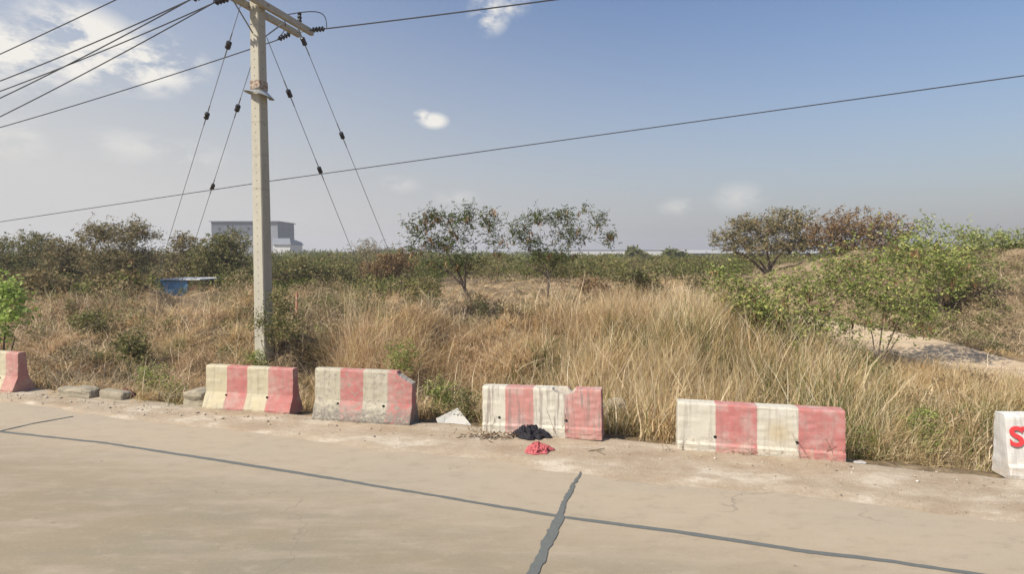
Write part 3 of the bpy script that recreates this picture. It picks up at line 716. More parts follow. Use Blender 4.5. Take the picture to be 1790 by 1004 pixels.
# guy wires with strain insulators
M_guy = simple('guy_strand', (.20, .20, .20), .5, .2, metal=.5)
def guy(label, top, anchor_px, d, beads, gz=None):
    ap = at(anchor_px[0], anchor_px[1], d); ap.z = tz(ap.x, ap.y) - .05
    # keep the line through the seen direction: anchor lies in the plane of the wire
    root = empty('guy_wire', ap, label, 'guy wire', 'guy wires bracing the utility pole')
    m = MB(); m.tube([Vector((0, 0, 0)), top - ap], .0075, 5); m.build('strand', M_guy, root)
    for px, py in beads:
        v = pdir(px, py); o = Vector((0, 0, CAMH)); best = min((k / 400 for k in range(401)), key=lambda t: ((ap.lerp(top, t) - o).cross(v)).length)
        c_ = ap.lerp(top, best) - ap; dd = (top - ap).normalized(); m = MB()
        m.tube([c_ - dd * .095, c_ - dd * .08, c_ - dd * .014, c_ - dd * .007, c_ + dd * .007, c_ + dd * .014, c_ + dd * .08, c_ + dd * .095], [.035, .058, .058, .050, .050, .058, .058, .035], 10)
        m.build('strain_insulator', M_ins, root)
        m = MB(); m.tube([c_ + dd * .07, c_ + dd * .34], .012, 6); m.build('wire_grip', M_guy, root); m = MB(); m.tube([c_ - dd * .34, c_ - dd * .07], .012, 6); m.build('wire_grip', M_guy, root)
guy('guy wire from the crossarm, leftmost of the four', L2W(-.1, -.35, ARM - .1), (262, 552), 20, ((414, 85), (375, 208)))
guy('guy wire left of the pole starting on the shaft', L2W(-.12, .12, ARM - .75), (308, 548), 20, ((414, 188), (372, 327)))
guy('guy wire right of the pole starting on the shaft', L2W(.12, .12, ARM - .62), (652, 558), 19, ((497, 165), (551, 300)))
guy('guy wire from the far crossarm end, rightmost of the four', L2W(.05, 1.28, ARM - .07), (722, 566), 19, ((511, 78), (580, 243)))

# ------------------------------------------------------------------ vegetation
def rhombs(P, D, Nn, Ls, Ws):
    """leaf quads: P base (n,3), D direction, Nn side direction"""
    n = len(P); V = np.zeros((n, 4, 3)); V[:, 0] = P; V[:, 1] = P + D * (Ls * .45)[:, None] + Nn * (Ws / 2)[:, None]; V[:, 2] = P + D * Ls[:, None]; V[:, 3] = P + D * (Ls * .45)[:, None] - Nn * (Ws / 2)[:, None]
    return V.reshape(-1, 3), np.arange(4 * n).reshape(n, 4)
def unit(a): return a / np.maximum(np.linalg.norm(a, axis=-1, keepdims=True), 1e-9)
def blades(P, az, h, w, lean, curve, droop, K=3, twist=None, kink=.055):
    n = len(P); t = np.linspace(0, 1, K + 1)[None, :]
    hd = np.stack([np.cos(az), np.sin(az)], 1)
    r = h[:, None] * (lean[:, None] * t + curve[:, None] * t * t)
    kx = np.cumsum(rng.normal(0, kink, (n, K + 1)), 1) * h[:, None] * (t > 0); ky = np.cumsum(rng.normal(0, kink, (n, K + 1)), 1) * h[:, None] * (t > 0)
    z = h[:, None] * (t - droop[:, None] * t * t)
    cx = P[:, 0:1] + hd[:, 0:1] * r + kx; cy = P[:, 1:2] + hd[:, 1:2] * r + ky; cz = P[:, 2:3] + z
    sa = rng.uniform(0, 2 * pi, n) if twist is None else twist; sd_ = np.stack([np.cos(sa), np.sin(sa)], 1)
    ww = w[:, None] * (1 - .85 * t ** 1.5) / 2
    V = np.zeros((n, K + 1, 2, 3))
    for s, q in ((0, 1), (1, -1)):
        V[:, :, s, 0] = cx + q * ww * sd_[:, 0:1]; V[:, :, s, 1] = cy + q * ww * sd_[:, 1:2]; V[:, :, s, 2] = cz
    b = (np.arange(n) * (K + 1) * 2)[:, None] + (np.arange(K) * 2)[None, :]
    Fq = np.stack([b, b + 1, b + 3, b + 2], 2).reshape(-1, 4)
    return V.reshape(-1, 3), Fq

STRAW = foliage('straw_grass', [(0, (0.200, 0.139, 0.071)), (.12, (0.460, 0.337, 0.179)), (.45, (0.700, 0.554, 0.320)), (.85, (0.840, 0.722, 0.470)), (1, (0.500, 0.465, 0.207))], .42, (.90, .82, .72), .9)
BROWN = foliage('brown_grass', [(0, (0.204, 0.134, 0.077)), (.15, (0.428, 0.287, 0.168)), (.55, (0.673, 0.484, 0.299)), (.9, (0.816, 0.643, 0.433)), (1, (0.388, 0.386, 0.164))], .42, (.95, .94, .80), .7)
GREEN = foliage('green_weed', [(0, (.055, .085, .022)), (.4, (.12, .165, .045)), (.8, (.20, .24, .075)), (1, (.30, .25, .10))], .3, (.8, .75, .7), 1.2)
PATH_SKIP = 1.0
BAR = [(G(0, 690), .0)]
FOOT = []
for o in list(C.objects):
    if o.name.startswith('concrete_barrier'):
        FOOT.append((o.location.x, o.location.y, o.rotation_euler.z))
def clear(x, y, pad=.04):
    ok = np.ones(len(x), bool)
    for fx, fy, fa in FOOT:
        dx = x - fx; dy = y - fy; lx = dx * cos(fa) + dy * sin(fa); ly = -dx * sin(fa) + dy * cos(fa)
        ok &= ~((lx > -pad) & (lx < 2.0 + pad) & (ly > -.6) & (ly < .56 + pad))
    for (qx, qy), hw_, hd in ((gp(140, 694).xy, .42, .22), (gp(204, 698).xy, .36, .22), (gp(341, 712).xy, .26, .34)): ok &= ~((np.abs(x - qx) < hw_) & (y - qy < .30) & (qy - y < hd))
    ok &= ~((np.abs(x - PX) < .2) & (np.abs(y - PY) < .2))
    return ok
def fan(n, d0, d1, pw=1.0):
    """random points in the camera's fan between distances d0 and d1 (uniform by area when pw=1)"""
    t = rng.uniform(0, 1, n); d = np.sqrt(d0 ** 2 + (d1 ** 2 - d0 ** 2) * t) if pw == 1 else d0 + (d1 - d0) * t
    k = rng.uniform(-1.12, 1.12, n); return k * d, d
def G_h(x, y):
    """grass height over the place"""
    u, v = uv(x, y); e = edge_v(u); q = v - e
    h = .50 + .45 * ss(-5, -1.5, u) + .22 * ss(-1.5, 2, u) * (1 - ss(2.5, 6, q))
    h = .95 * h * (1 - .58 * ss(1.6, 4.6, u)) + 1.25 * np.exp(-((x + 2.7) / .75) ** 2 - ((y - 10.6) / 1.0) ** 2)
    h = h * (1 - .35 * ss(5, 11, q)) * (1 - .35 * ss(20, 32, y))
    h = h * (.72 + .28 * ss(.1, 1.2, q))
    h = h * (1 - .6 * ss(-1.5, 1.5, x - path_x(y)) * ss(8.5, 10, y))
    return h * (.62 + .66 * fbm(x * .9, y * .9, 91)) * (.55 + .9 * fbm(x * 2.6, y * 2.6, 92, 2))
sets = []
# (count, d0, d1, width, K, height scale, material mix)
def scatter(n, d0, d1, w, K, dense_noise=.35, hs=1.0, upright=None, seed=100):
    x, y = fan(n, d0, d1); u, v = uv(x, y); e = edge_v(u); q = v - e
    # clumps: pull blades towards clump centres
    cx = np.floor(x / .22 + .5 * vnoise(x, y, 3)) * .22; cy = np.floor(y / .22) * .22
    pull = rng.uniform(0, .55, n); ox = (hash2((cx * 100).astype(np.int64), (cy * 100).astype(np.int64), 5) - .5) * .2
    x = x + (cx + .11 + ox - x) * pull; y = y + (cy + .11 + ox - y) * pull; u, v = uv(x, y); e = edge_v(u); q = v - e
    keep = (q > .06) & clear(x, y)
    pd = np.abs(x - path_x(y)) / 1.55; keep &= ~((pd < PATH_SKIP - .05 + .8 * (fbm(x * 1.6, y * 1.6, 4) - .5)) & (y > 8.6) & (y < 33) & (rng.uniform(0, 1, n) > .75 * ss(15, 18, y)))
    dn = .4 * fbm(x * .8, y * .8, 33) + .6 * fbm(x * 3.6, y * 3.6, 34, 2); keep &= rng.uniform(0, 1, n) < np.clip((dn - .34) / (dense_noise * .5), .03, 1)
    keep &= ~((np.abs(x + .82) < .35) & (q < .45))
    mound = ss(.8, 2.5, x - path_x(y)) * ss(9, 12, y); keep &= rng.uniform(0, 1, n) > .5 * mound
    keep &= ~((895 + x / y * F > 258) & (895 + x / y * F < 356) & (y > 17.5) & (y < 24.6) & (rng.uniform(0, 1, n) < .88))
    x, y, u, q = x[keep], y[keep], u[keep], q[keep]; n = len(x)
    z = terrain(x, y) - .02
    h = G_h(x, y) * rng.uniform(.25, 1.25, n) * hs
    up = np.clip(ss(-3.8, -.5, u + .9 * (fbm(x * .5, y * .5, 12) - .5)) * .85 + .9 * np.exp(-((x + 2.75) / .9) ** 2 - ((y - 10.9) / 1.4) ** 2), 0, 1) * (1 - .5 * ss(13, 18, y))
    isup = rng.uniform(0, 1, n) < (.12 + .62 * up)
    wind = .9 + 1.2 * (fbm(x * .4, y * .4, 55) - .5) * 6
    az = np.where(isup, rng.uniform(0, 2 * pi, n), wind + rng.normal(0, 1.1, n))
    tl = np.abs(fbm(x * 1.3, y * 1.3, 13) - .5) * .7; az = np.where(isup & (rng.uniform(0, 1, n) < .12), 6.28 * fbm(x * .9, y * .9, 14) * 2, az)
    lean = np.where(isup, tl + np.abs(rng.normal(.03, .20, n)), rng.uniform(.1, .9, n)); curve = np.where(isup, np.abs(rng.normal(.08, .12, n)), rng.uniform(.3, 1.1, n)); droop = np.where(isup, rng.uniform(0, .12, n), rng.uniform(.35, .95, n))
    z = z + np.where(isup, 0, rng.uniform(0, .28, n) * h); h = np.where(isup, h * 1.12, h * .85)
    ww = w * rng.uniform(.5, 1.4, n)
    brownness = np.clip(ss(.6, -3.0, u) * .75 + ss(12, 18, y) * .5 + 1.4 * (fbm(x * .6, y * .6, 77) - .5), 0.08, .9)
    mt = (rng.uniform(0, 1, n) < brownness).astype(int)
    gr = fbm(x * .7 + 3, y * .7, 66); mt = np.where((gr > .55) & (rng.uniform(0, 1, n) < .42), 2, mt)
    V, Fq = blades(np.stack([x, y, z], 1), az, h, ww, lean, curve, droop, K); sets.append((V, Fq, np.repeat(mt, K)))
scatter(215000, 7.0, 13.5, .0095, 4)
scatter(215000, 13.0, 24, .014, 3)
scatter(110000, 23, 44, .032, 2, hs=.95)
scatter(26000, 43, 75, .09, 2, hs=1.1)
off = 0; VV = []; FF = []; MM = []
for V, Fq, mt in sets: VV.append(V); FF.append(Fq + off); MM.append(mt); off += len(V)
tag(mesh_np('dry_grass', np.concatenate(VV), np.concatenate(FF), [STRAW, BROWN, GREEN], midx=np.concatenate(MM)), 'dry straw and brown grass covering the waste ground behind the barriers', 'grass', kind='stuff')

# --- a few hundred pale seed stalks standing above the grass
n = 21000; x, y = fan(n, 7.4, 18); u, v = uv(x, y); q = v - edge_v(u)
keep = (q > .12) & clear(x, y, .06) & (rng.uniform(0, 1, n) < .10 + .9 * ss(-4, 0, u)) & ~((np.abs(x - path_x(y)) < 1.2) & (y > 9.5)) & (x < path_x(y) - 1.3)
x, y = x[keep], y[keep]; n = len(x)
V, Fq = blades(np.stack([x, y, terrain(x, y)], 1), rng.uniform(0, 2 * pi, n), (.25 + .85 * G_h(x, y)) * (1 - .45 * ss(2.0, 4.6, uv(x, y)[0])) * rng.uniform(.4, 1.4, n), rng.uniform(.007, .021, n), np.abs(rng.normal(0, .26, n)), rng.uniform(0, .3, n), rng.uniform(0, .15, n), 5, kink=.022)
PALE = foliage('pale_stalk', [(0, (0.620, 0.490, 0.306)), (.6, (0.700, 0.590, 0.394)), (1, (0.800, 0.700, 0.513))], .3)
tag(mesh_np('dry_stalks', V, Fq, PALE), 'pale tall stalks standing out of the dry grass', 'grass stalks', kind='stuff')

DEAD = foliage('dead_brush_stem', [(0, (0.137, 0.100, 0.066)), (.35, (0.336, 0.255, 0.167)), (.7, (0.546, 0.430, 0.290)), (1, (0.714, 0.580, 0.396))], .05)
n = 42000; x, y = fan(n, 7.4, 17); u, v = uv(x, y); q = v - edge_v(u)
cl_ = fbm(x * 1.1, y * 1.1, 123); keep = (q > .15) & clear(x, y) & (rng.uniform(0, 1, n) < np.clip((cl_ - .38) * 4, 0, 1) * (1 - .35 * ss(1.5, 5, u))) & (np.abs(x - path_x(y)) > 1.6) & ~((np.abs(x + .82) < .4) & (q < .5))
x, y, u = x[keep], y[keep], u[keep]; n = len(x)
V, Fq = blades(np.stack([x, y, terrain(x, y) + rng.uniform(-.05, .30, n) * G_h(x, y)], 1), rng.uniform(0, 2 * pi, n), rng.uniform(.2, .75, n), rng.uniform(.006, .014, n), rng.uniform(.2, 1.6, n), rng.uniform(-.4, .6, n), rng.uniform(.0, .8, n), 5)
tag(mesh_np('dead_brush', V, Fq, DEAD), 'tangled dead grey-brown brush matted through the grass of the bank', 'brush', kind='stuff')

BARK = simple('grey_brown_bark', (.13, .10, .075), .95, .4, 12); BARKL = simple('pale_bark', (.26, .21, .15), .95, .3, 12)
L_MID = foliage('leaf_mid_green', [(0, (0.088, 0.094, 0.035)), (.4, (0.163, 0.169, 0.062)), (.8, (0.256, 0.244, 0.106)), (1, (0.375, 0.250, 0.138))], .3)
L_OLIVE = foliage('leaf_olive', [(0, (0.094, 0.085, 0.044)), (.35, (0.181, 0.165, 0.077)), (.75, (0.281, 0.244, 0.125)), (1, (0.388, 0.263, 0.163))], .3)
L_DARK = foliage('leaf_dark', [(0, (0.035, 0.053, 0.017)), (.5, (0.080, 0.110, 0.034)), (.85, (0.140, 0.163, 0.057)), (1, (0.200, 0.163, 0.067))], .25)
L_FRESH = foliage('leaf_fresh', [(0, (0.094, 0.126, 0.035)), (.4, (0.204, 0.251, 0.072)), (.8, (0.336, 0.373, 0.118)), (1, (0.562, 0.518, 0.197))], .35)
L_LIME = foliage('leaf_lime', [(0, (.20, .30, .06)), (.5, (.33, .44, .11)), (1, (.50, .56, .22))], .4)
L_RED = foliage('leaf_reddish', [(0, (0.125, 0.081, 0.044)), (.5, (0.237, 0.150, 0.081)), (1, (0.325, 0.237, 0.112))], .25)
PODS = foliage('brown_pod', [(0, (.10, .06, .03)), (.5, (.22, .125, .065)), (1, (.34, .22, .12))], .1)
def ell_samples(ells, n, r, shell=.55, wob=.25, seed=0):
    """points in a union of ellipsoids (centre, radii)"""
    vol = np.array([e[1][0] * e[1][1] * e[1][2] for e in ells]) ** .7; k = r.choice(len(ells), n, p=vol / vol.sum())
    d = unit(r.standard_normal((n, 3))); rad = r.uniform(shell, 1, n) ** .6
    lump = 1 + wob * 2 * (fbm(d[:, 0] * 1.6 + 7 + k, d[:, 1] * 1.6 + d[:, 2] * 2.2 + 9, seed, 2) - .5)
    ctr = np.array([e[0] for e in ells])[k]; rr = np.array([e[1] for e in ells])[k]
    return ctr + d * rr * (rad * lump)[:, None]
def tree(name, label, cat, base, ells, r, d, leaf=L_MID, tips=160, fronds=5, ll=.085, lw=.03, pods=0, bark=BARK, trunk=.06, fork=.45, stems=1, group=None, shell=.35, wob=.3, twig=.006, nleaf=4, ell_px=True, bole=None, spread=.10, up=.35):
    """base: photo pixel of the foot (or point); ells: [(px, py, rx, ry)] crown in pixels at distance d"""
    R = np.random.default_rng(r)
    b = at(base[0], base[1], d) if not isinstance(base, Vector) else base; b.z = tz(b.x, b.y) - .05
    root = empty(name, b, label, cat, group)
    E = []
    for (px, py, rx, ry) in ells:
        c_ = at(px, py, d) - b; s = d / F; E.append(((c_.x, c_.y + R.uniform(-.1, .1), c_.z), (rx * s, rx * s * .8, ry * s)))
    T = ell_samples(E, tips, R, shell, wob, r)
    # skeleton: stems to the fork, then each tip joins its nearest node
    cen = np.mean([e[0] for e in E], axis=0); nodes = [np.zeros(3)]; rad = [trunk]; m = MB()
    order = np.argsort(np.linalg.norm(T - cen * fork, axis=1))
    B0 = np.zeros(3)
    if bole:
        B0 = np.array(at(bole[0], bole[1], d) - b); mid_ = B0 * .5 + R.normal(0, .03, 3); m.tube([Vector((0, 0, 0)), Vector(mid_), Vector(B0)], [trunk * 1.25, trunk * 1.05, trunk], 7)
    for s_ in range(stems):
        e = E[s_ % len(E)]; tgt = np.array(e[0]) * np.array([.8, .8, fork + .35]) + R.normal(0, .08, 3) * e[1][0]
        st_ = B0 if bole else R.normal(0, trunk * (1.2 if stems > 1 else 0), 3) * [1, 1, 0]; pts = [st_]; K = 7
        wv = R.normal(0, .05, (K, 3)) * np.linalg.norm(tgt) * .35
        for k in range(1, K + 1):
            t = k / K; p = st_ + (tgt - st_) * np.array([t ** 1.25, t ** 1.25, t]) + wv[k - 1] * (t * (1.2 - t)); pts.append(p)
        rs = [trunk * (1 - .62 * k / K) for k in range(K + 1)]
        m.tube([Vector(p) for p in pts], rs, 7)
        for p, q in zip(pts[2:], rs[2:]): nodes.append(np.array(p)); rad.append(q)
    tipdirs = np.zeros_like(T)
    for i in order:
        p = T[i]; A_ = np.array(nodes); dd = np.linalg.norm(A_ - p, axis=1) + 1.1 * np.maximum(0, A_[:, 2] - p[2]) + .25 * np.maximum(0, .03 - np.array(rad)) * 10
        dd[0] += 50; j = int(np.argmin(dd)); a_ = A_[j]; L_ = np.linalg.norm(p - a_)
        if L_ < 1e-4: continue
        K = 3 if L_ < .5 else 4; r0 = max(twig, min(rad[j] * .72, .02 + L_ * .012)); prev = a_; pts = [a_]; rs = [r0]
        bend = R.normal(0, .07, 3) * L_ + np.array([0, 0, -.10 * L_])
        for k in range(1, K + 1):
            t = k / K; q = a_ + (p - a_) * t + bend * 4 * t * (1 - t); pts.append(q); rr = r0 + (twig * .8 - r0) * t; rs.append(rr); nodes.append(q); rad.append(rr)
        m.tube([Vector(q) for q in pts], rs, 4, cap=False); tipdirs[i] = unit(pts[-1] - pts[-2])
    m.build('trunk', bark, root)
    # fronds: rachis directions around each tip, leaflets along them
    n = tips * fronds; tp = np.repeat(T, fronds, 0) + R.normal(0, spread, (n, 3)); dr = unit(np.repeat(tipdirs, fronds, 0) * .6 + R.normal(0, .75, (n, 3)) + [0, 0, up])
    fl = ll * R.uniform(1.2, 2.6, n); ns = nleaf
    k = np.tile(np.arange(ns), n); P = np.repeat(tp, ns, 0) + np.repeat(dr * fl[:, None], ns, 0) * (k / ns)[:, None]
    side = unit(np.cross(np.repeat(dr, ns, 0), R.normal(0, 1, (n * ns, 3)) * .4 + [0, 0, 1])) * np.where(k % 2 == 0, 1, -1)[:, None]
    D = unit(np.repeat(dr, ns, 0) * .55 + side * .9 + R.normal(0, .3, (n * ns, 3)) + [0, 0, -.25]); Sd = unit(np.cross(D, R.normal(0, 1, (n * ns, 3))))
    V, Fq = rhombs(P, D, Sd, ll * R.uniform(.6, 1.35, n * ns), lw * R.uniform(.6, 1.35, n * ns)); mi = np.zeros(len(Fq), int)
    if pods:
        k = R.choice(tips, pods); npod = 9; P = np.repeat(T[k], npod, 0) + R.normal(0, .05, (pods * npod, 3)); D = unit(R.normal(0, .3, (pods * npod, 3)) + [0, 0, -1]); Sd = unit(np.cross(D, R.normal(0, 1, (pods * npod, 3))))
        V2, F2 = rhombs(P, D, Sd, R.uniform(.15, .28, pods * npod), np.full(pods * npod, .034)); Fq = np.concatenate([Fq, F2 + len(V)]); V = np.concatenate([V, V2]); mi = np.r_[mi, np.ones(len(F2), int)]
    mesh_np('crown', V, Fq, [leaf, PODS], root, midx=mi)
    return root

gt = 'small trees on the waste ground'
tree('small_tree', 'small sparse tree with brown pod bunches and forked dark trunk, left of the central pair', 'tree', (835, 560), [(728, 400, 26, 24), (762, 380, 28, 18), (800, 392, 36, 26), (818, 364, 18, 15), (852, 388, 26, 26), (785, 425, 55, 20), (722, 432, 20, 14), (868, 425, 20, 20), (800, 458, 50, 16)], 1, 16.5, L_DARK, tips=380, fronds=4, ll=.075, lw=.034, pods=46, trunk=.045, bole=(812, 505), stems=3, group=gt, shell=.1, wob=.4, fork=.35, up=.1)
tree('small_tree', 'small airy tree with single stem forking in a V, right of the central pair', 'tree', (957, 530), [(905, 402, 24, 26), (938, 380, 26, 16), (985, 380, 28, 20), (1000, 412, 34, 20), (1046, 386, 22, 18), (1062, 418, 14, 15), (930, 425, 30, 14), (1022, 366, 14, 10), (965, 448, 48, 16)], 2, 20, L_DARK, tips=390, fronds=4, ll=.085, lw=.040, pods=34, trunk=.045, bole=(960, 487), stems=3, group=gt, shell=.1, wob=.4, fork=.3, up=.1)
gb = 'bigger bushy trees standing above the scrub'
tree('bushy_tree', 'broad olive-green bushy tree on the skyline right of the pale factory shed', 'tree', (1345, 500), [(1335, 398, 66, 28), (1275, 418, 38, 20), (1390, 392, 46, 28), (1340, 432, 90, 20), (1300, 398, 30, 22), (1400, 430, 40, 22)], 3, 34, L_OLIVE, tips=620, fronds=5, ll=.15, lw=.075, pods=20, trunk=.11, stems=4, group=gb, shell=.1, fork=.3, twig=.010)
tree('bushy_tree', 'rust-tinged bushy tree on the skyline behind the green shrubs', 'tree', (1500, 500), [(1490, 400, 62, 36), (1555, 405, 42, 32), (1440, 408, 34, 26), (1500, 435, 80, 24)], 4, 32, L_RED, tips=560, fronds=5, ll=.14, lw=.07, pods=60, trunk=.10, stems=4, group=gb, shell=.1, fork=.3, twig=.010)
tree('bushy_tree', 'dark bushy tree with see-through top right, left of the blue shack', 'tree', (215, 540), [(165, 412, 34, 26), (225, 410, 54, 26), (205, 455, 80, 32), (200, 500, 70, 30)], 5, 24, L_OLIVE, tips=760, fronds=6, ll=.10, lw=.045, pods=40, trunk=.10, stems=4, group=gb, shell=.1, fork=.3, twig=.009)
tree('bushy_tree', 'low wide bushy tree at the far left edge of the skyline', 'tree', (40, 520), [(-20, 440, 60, 30), (60, 430, 50, 24), (30, 475, 70, 30)], 6, 27, L_MID, tips=560, fronds=6, ll=.11, lw=.05, pods=20, trunk=.09, stems=3, group=gb, shell=.1, fork=.3, twig=.009)
tree('bushy_tree', 'rounded olive bush between the far left tree and the dark bushy tree', 'tree', (115, 520), [(115, 448, 46, 32), (120, 485, 62, 30)], 7, 25.5, L_OLIVE, tips=380, fronds=5, ll=.13, lw=.065, pods=15, trunk=.08, stems=3, group=gb, shell=.1, fork=.3, twig=.009)
tree('bushy_tree', 'dome-shaped green bushy tree in front of the tall warehouse', 'tree', (385, 520), [(395, 428, 44, 26), (370, 455, 58, 30), (410, 480, 52, 30)], 8, 28, L_MID, tips=520, fronds=5, ll=.13, lw=.065, pods=34, trunk=.09, stems=4, group=gb, shell=.1, fork=.3, twig=.009)
tree('bushy_tree', 'thin-topped brownish bush between the blue shack and the dome-shaped tree', 'tree', (325, 510), [(325, 425, 32, 18), (318, 455, 40, 26)], 9, 31, L_OLIVE, tips=200, fronds=4, ll=.14, lw=.07, pods=14, trunk=.08, stems=3, group=gb, shell=.1, fork=.3, twig=.010)
tree('bushy_tree', 'nearly bare pale tree poking above the hedge behind the right guy wires', 'tree', (645, 500), [(645, 436, 44, 20)], 10, 40, L_OLIVE, tips=130, fronds=2, ll=.15, lw=.05, pods=0, trunk=.07, bark=BARKL, stems=3, group=gb, shell=.1, fork=.4, twig=.012)
tree('bushy_tree', 'green-brown bush in the hedge just right of the utility pole', 'tree', (540, 520), [(520, 475, 42, 22), (575, 478, 40, 20)], 11, 30, L_MID, tips=260, fronds=5, ll=.14, lw=.07, pods=24, trunk=.07, stems=3, group=gb, shell=.1, fork=.3, twig=.009)
tree('bushy_tree', 'reddish-brown bush in front of the hedge left of the central pair of trees', 'tree', (690, 510), [(690, 462, 40, 24), (655, 475, 30, 22)], 12, 31, L_RED, tips=220, fronds=5, ll=.13, lw=.065, pods=16, trunk=.06, stems=3, group=gb, shell=.1, fork=.3, twig=.009)
gs = 'green leafy shrubs in front of the sandy track'
tree('leafy_shrub', 'tall green shrub with forked bare stem rising in front of the sandy track', 'shrub', (1532, 655), [(1565, 448, 70, 42), (1520, 505, 70, 50), (1630, 432, 60, 34), (1590, 548, 60, 40), (1665, 480, 40, 40)], 13, 12, L_FRESH, tips=300, fronds=5, ll=.078, lw=.034, pods=16, trunk=.022, stems=4, group=gs, shell=.1, wob=.5, fork=.35, twig=.0045, spread=.13)
tree('leafy_shrub', 'wide leafy green shrub with several thin stems left of the forked one', 'shrub', (1400, 655), [(1385, 510, 80, 54), (1470, 478, 66, 46), (1420, 568, 90, 46), (1350, 592, 50, 30)], 14, 12.2, L_FRESH, tips=330, fronds=5, ll=.078, lw=.034, pods=24, trunk=.020, stems=5, group=gs, shell=.1, wob=.5, fork=.35, twig=.0045, spread=.13)
tree('leafy_shrub', 'drooping green shrub leaning left over the dry grass', 'shrub', (1385, 655), [(1272, 500, 40, 34), (1330, 560, 46, 34), (1365, 595, 40, 26), (1305, 535, 34, 28)], 15, 11.6, L_FRESH, tips=260, fronds=5, ll=.078, lw=.034, pods=8, trunk=.018, stems=4, group=gs, shell=.15, fork=.4, twig=.004, spread=.07)
tree('leafy_shrub', 'olive shrub behind the forked one at the foot of the mound', 'shrub', (1640, 580), [(1640, 450, 66, 30), (1670, 490, 66, 38), (1600, 505, 50, 34)], 16, 16, L_FRESH, tips=230, fronds=5, ll=.085, lw=.04, pods=30, trunk=.03, stems=4, group=gs, shell=.12, fork=.35, twig=.005)
tree('leafy_shrub', 'straggly shrub on top of the mound at the right edge', 'shrub', (1765, 475), [(1765, 425, 44, 24), (1715, 425, 40, 20)], 17, 20, L_FRESH, tips=190, fronds=4, ll=.085, lw=.04, pods=10, trunk=.03, stems=3, group=gs, shell=.1, fork=.35, twig=.006)
tree('leafy_shrub', 'thin wispy shrub whose tip pokes into the sky above the green shrubs', 'shrub', (1620, 560), [(1615, 392, 16, 18), (1690, 408, 30, 16)], 18, 17, L_FRESH, tips=50, fronds=3, ll=.08, lw=.04, trunk=.02, stems=2, group=gs, shell=.1, fork=.5, twig=.006)
tree('leafy_shrub', 'dark leafy shrub growing against the utility pole', 'shrub', (478, 632), [(492, 532, 26, 26), (480, 580, 30, 26), (455, 560, 14, 22), (510, 570, 30, 24)], 19, 11.55, L_MID, tips=150, fronds=5, ll=.055, lw=.026, trunk=.015, stems=4, group=gs, shell=.1, fork=.3, twig=.004, spread=.06)
tree('leafy_bush', 'bright lime-green leafy bush at the left edge', 'bush', (2, 620), [(18, 508, 34, 22), (-20, 530, 60, 36), (34, 545, 28, 22), (0, 580, 34, 26)], 20, 10.6, L_LIME, tips=110, fronds=4, ll=.10, lw=.05, trunk=.02, stems=4, shell=.1, fork=.35, twig=.005, spread=.07)
gm = 'low bushes scattered over the field'
for i, (lab, px, py, rx, ry, d, lf, tp, bs) in enumerate((
        ('greenish low bush in the field right of the central pair of trees', 1125, 490, 32, 20, 21, L_MID, 110, 520),
        ('brown low bush in the field between the airy tree and the greenish bush', 1035, 500, 28, 14, 25, L_RED, 80, 520),
        ('thin green sapling right of the brown low bush', 1082, 476, 20, 20, 19, L_MID, 34, 530),
        ('dark dead bush right of the forked tree trunk', 873, 548, 14, 20, 14, simple('dead_leaf', (.10, .08, .06), .9), 26, 575),
        ('yellow-green low bush left of the forked tree trunk', 735, 520, 36, 22, 17, L_MID, 100, 560),
        ('small green bush left of the young pods tree at the hedge foot', 600, 515, 34, 18, 24, L_MID, 80, 540),
        ('olive bush in the brown grass behind the green weeds on the left', 150, 565, 40, 18, 14.5, L_MID, 90, 590),
        ('dark green bush low in the bank left of the pole', 225, 605, 26, 18, 12, L_MID, 90, 630),
        ('brown twiggy bush on the mound under the olive shrub', 1730, 540, 50, 20, 17, L_RED, 110, 570),
        ('low green bush among straw below the sandy track', 1500, 640, 34, 26, 10.6, L_MID, 90, 680),
        ('small bush at the far end of the sandy track', 1215, 492, 22, 12, 27, L_OLIVE, 50, 505))):
    tree('low_bush', lab, 'bush', (px, bs), [(px, py, rx, ry), (px + rx * .4, py + ry * .7, rx * .7, ry * .8)], 40 + i, d, lf, tips=tp, fronds=4, ll=.0045 * d + .02, lw=.0022 * d + .008, trunk=.015, stems=3, group=gm, shell=.1, fork=.3, twig=.004)
gwd = 'green weeds between and beside the barriers'
for i, (lab, px, py, rx, ry, d, tp) in enumerate((
        ('leafy green weeds growing behind the leaning whitish slab', 775, 690, 34, 30, 8.6, 120),
        ('green weeds left of the chipped barrier', 815, 705, 22, 28, 8.3, 90),
        ('tall green weed in the brown grass left of the concrete block', 262, 665, 30, 36, 9.9, 120),
        ('green weeds right of the rough concrete block piece pile', 300, 685, 22, 18, 9.7, 60),
        ('yellow-green weed patch right of the longest barrier', 1620, 745, 34, 34, 7.6, 110),
        ('small green weed tuft against the right end of the longest barrier', 1512, 775, 18, 26, 7.3, 60),
        ('green weed peeping over the barrier before the utility pole', 447, 626, 14, 12, 10.0, 30),
        ('green weeds behind the broken-cornered barrier', 700, 620, 34, 22, 9.6, 80))):
    base = gp(px, 0 + {0: 752, 1: 755, 2: 702, 3: 706, 4: 815, 5: 808, 6: 670, 7: 700}[i], -.05); base = Vector((X_(px, d), d, 0))
    tree('green_weed', lab, 'weed', base, [(px, py, rx, ry), (px, py + ry * .9, rx * .9, ry * .7)], 70 + i, d, L_FRESH if i != 1 else L_MID, tips=tp, fronds=4, ll=.042, lw=.019, trunk=.006, stems=4, group=gwd, shell=.05, fork=.3, twig=.0025, spread=.05)

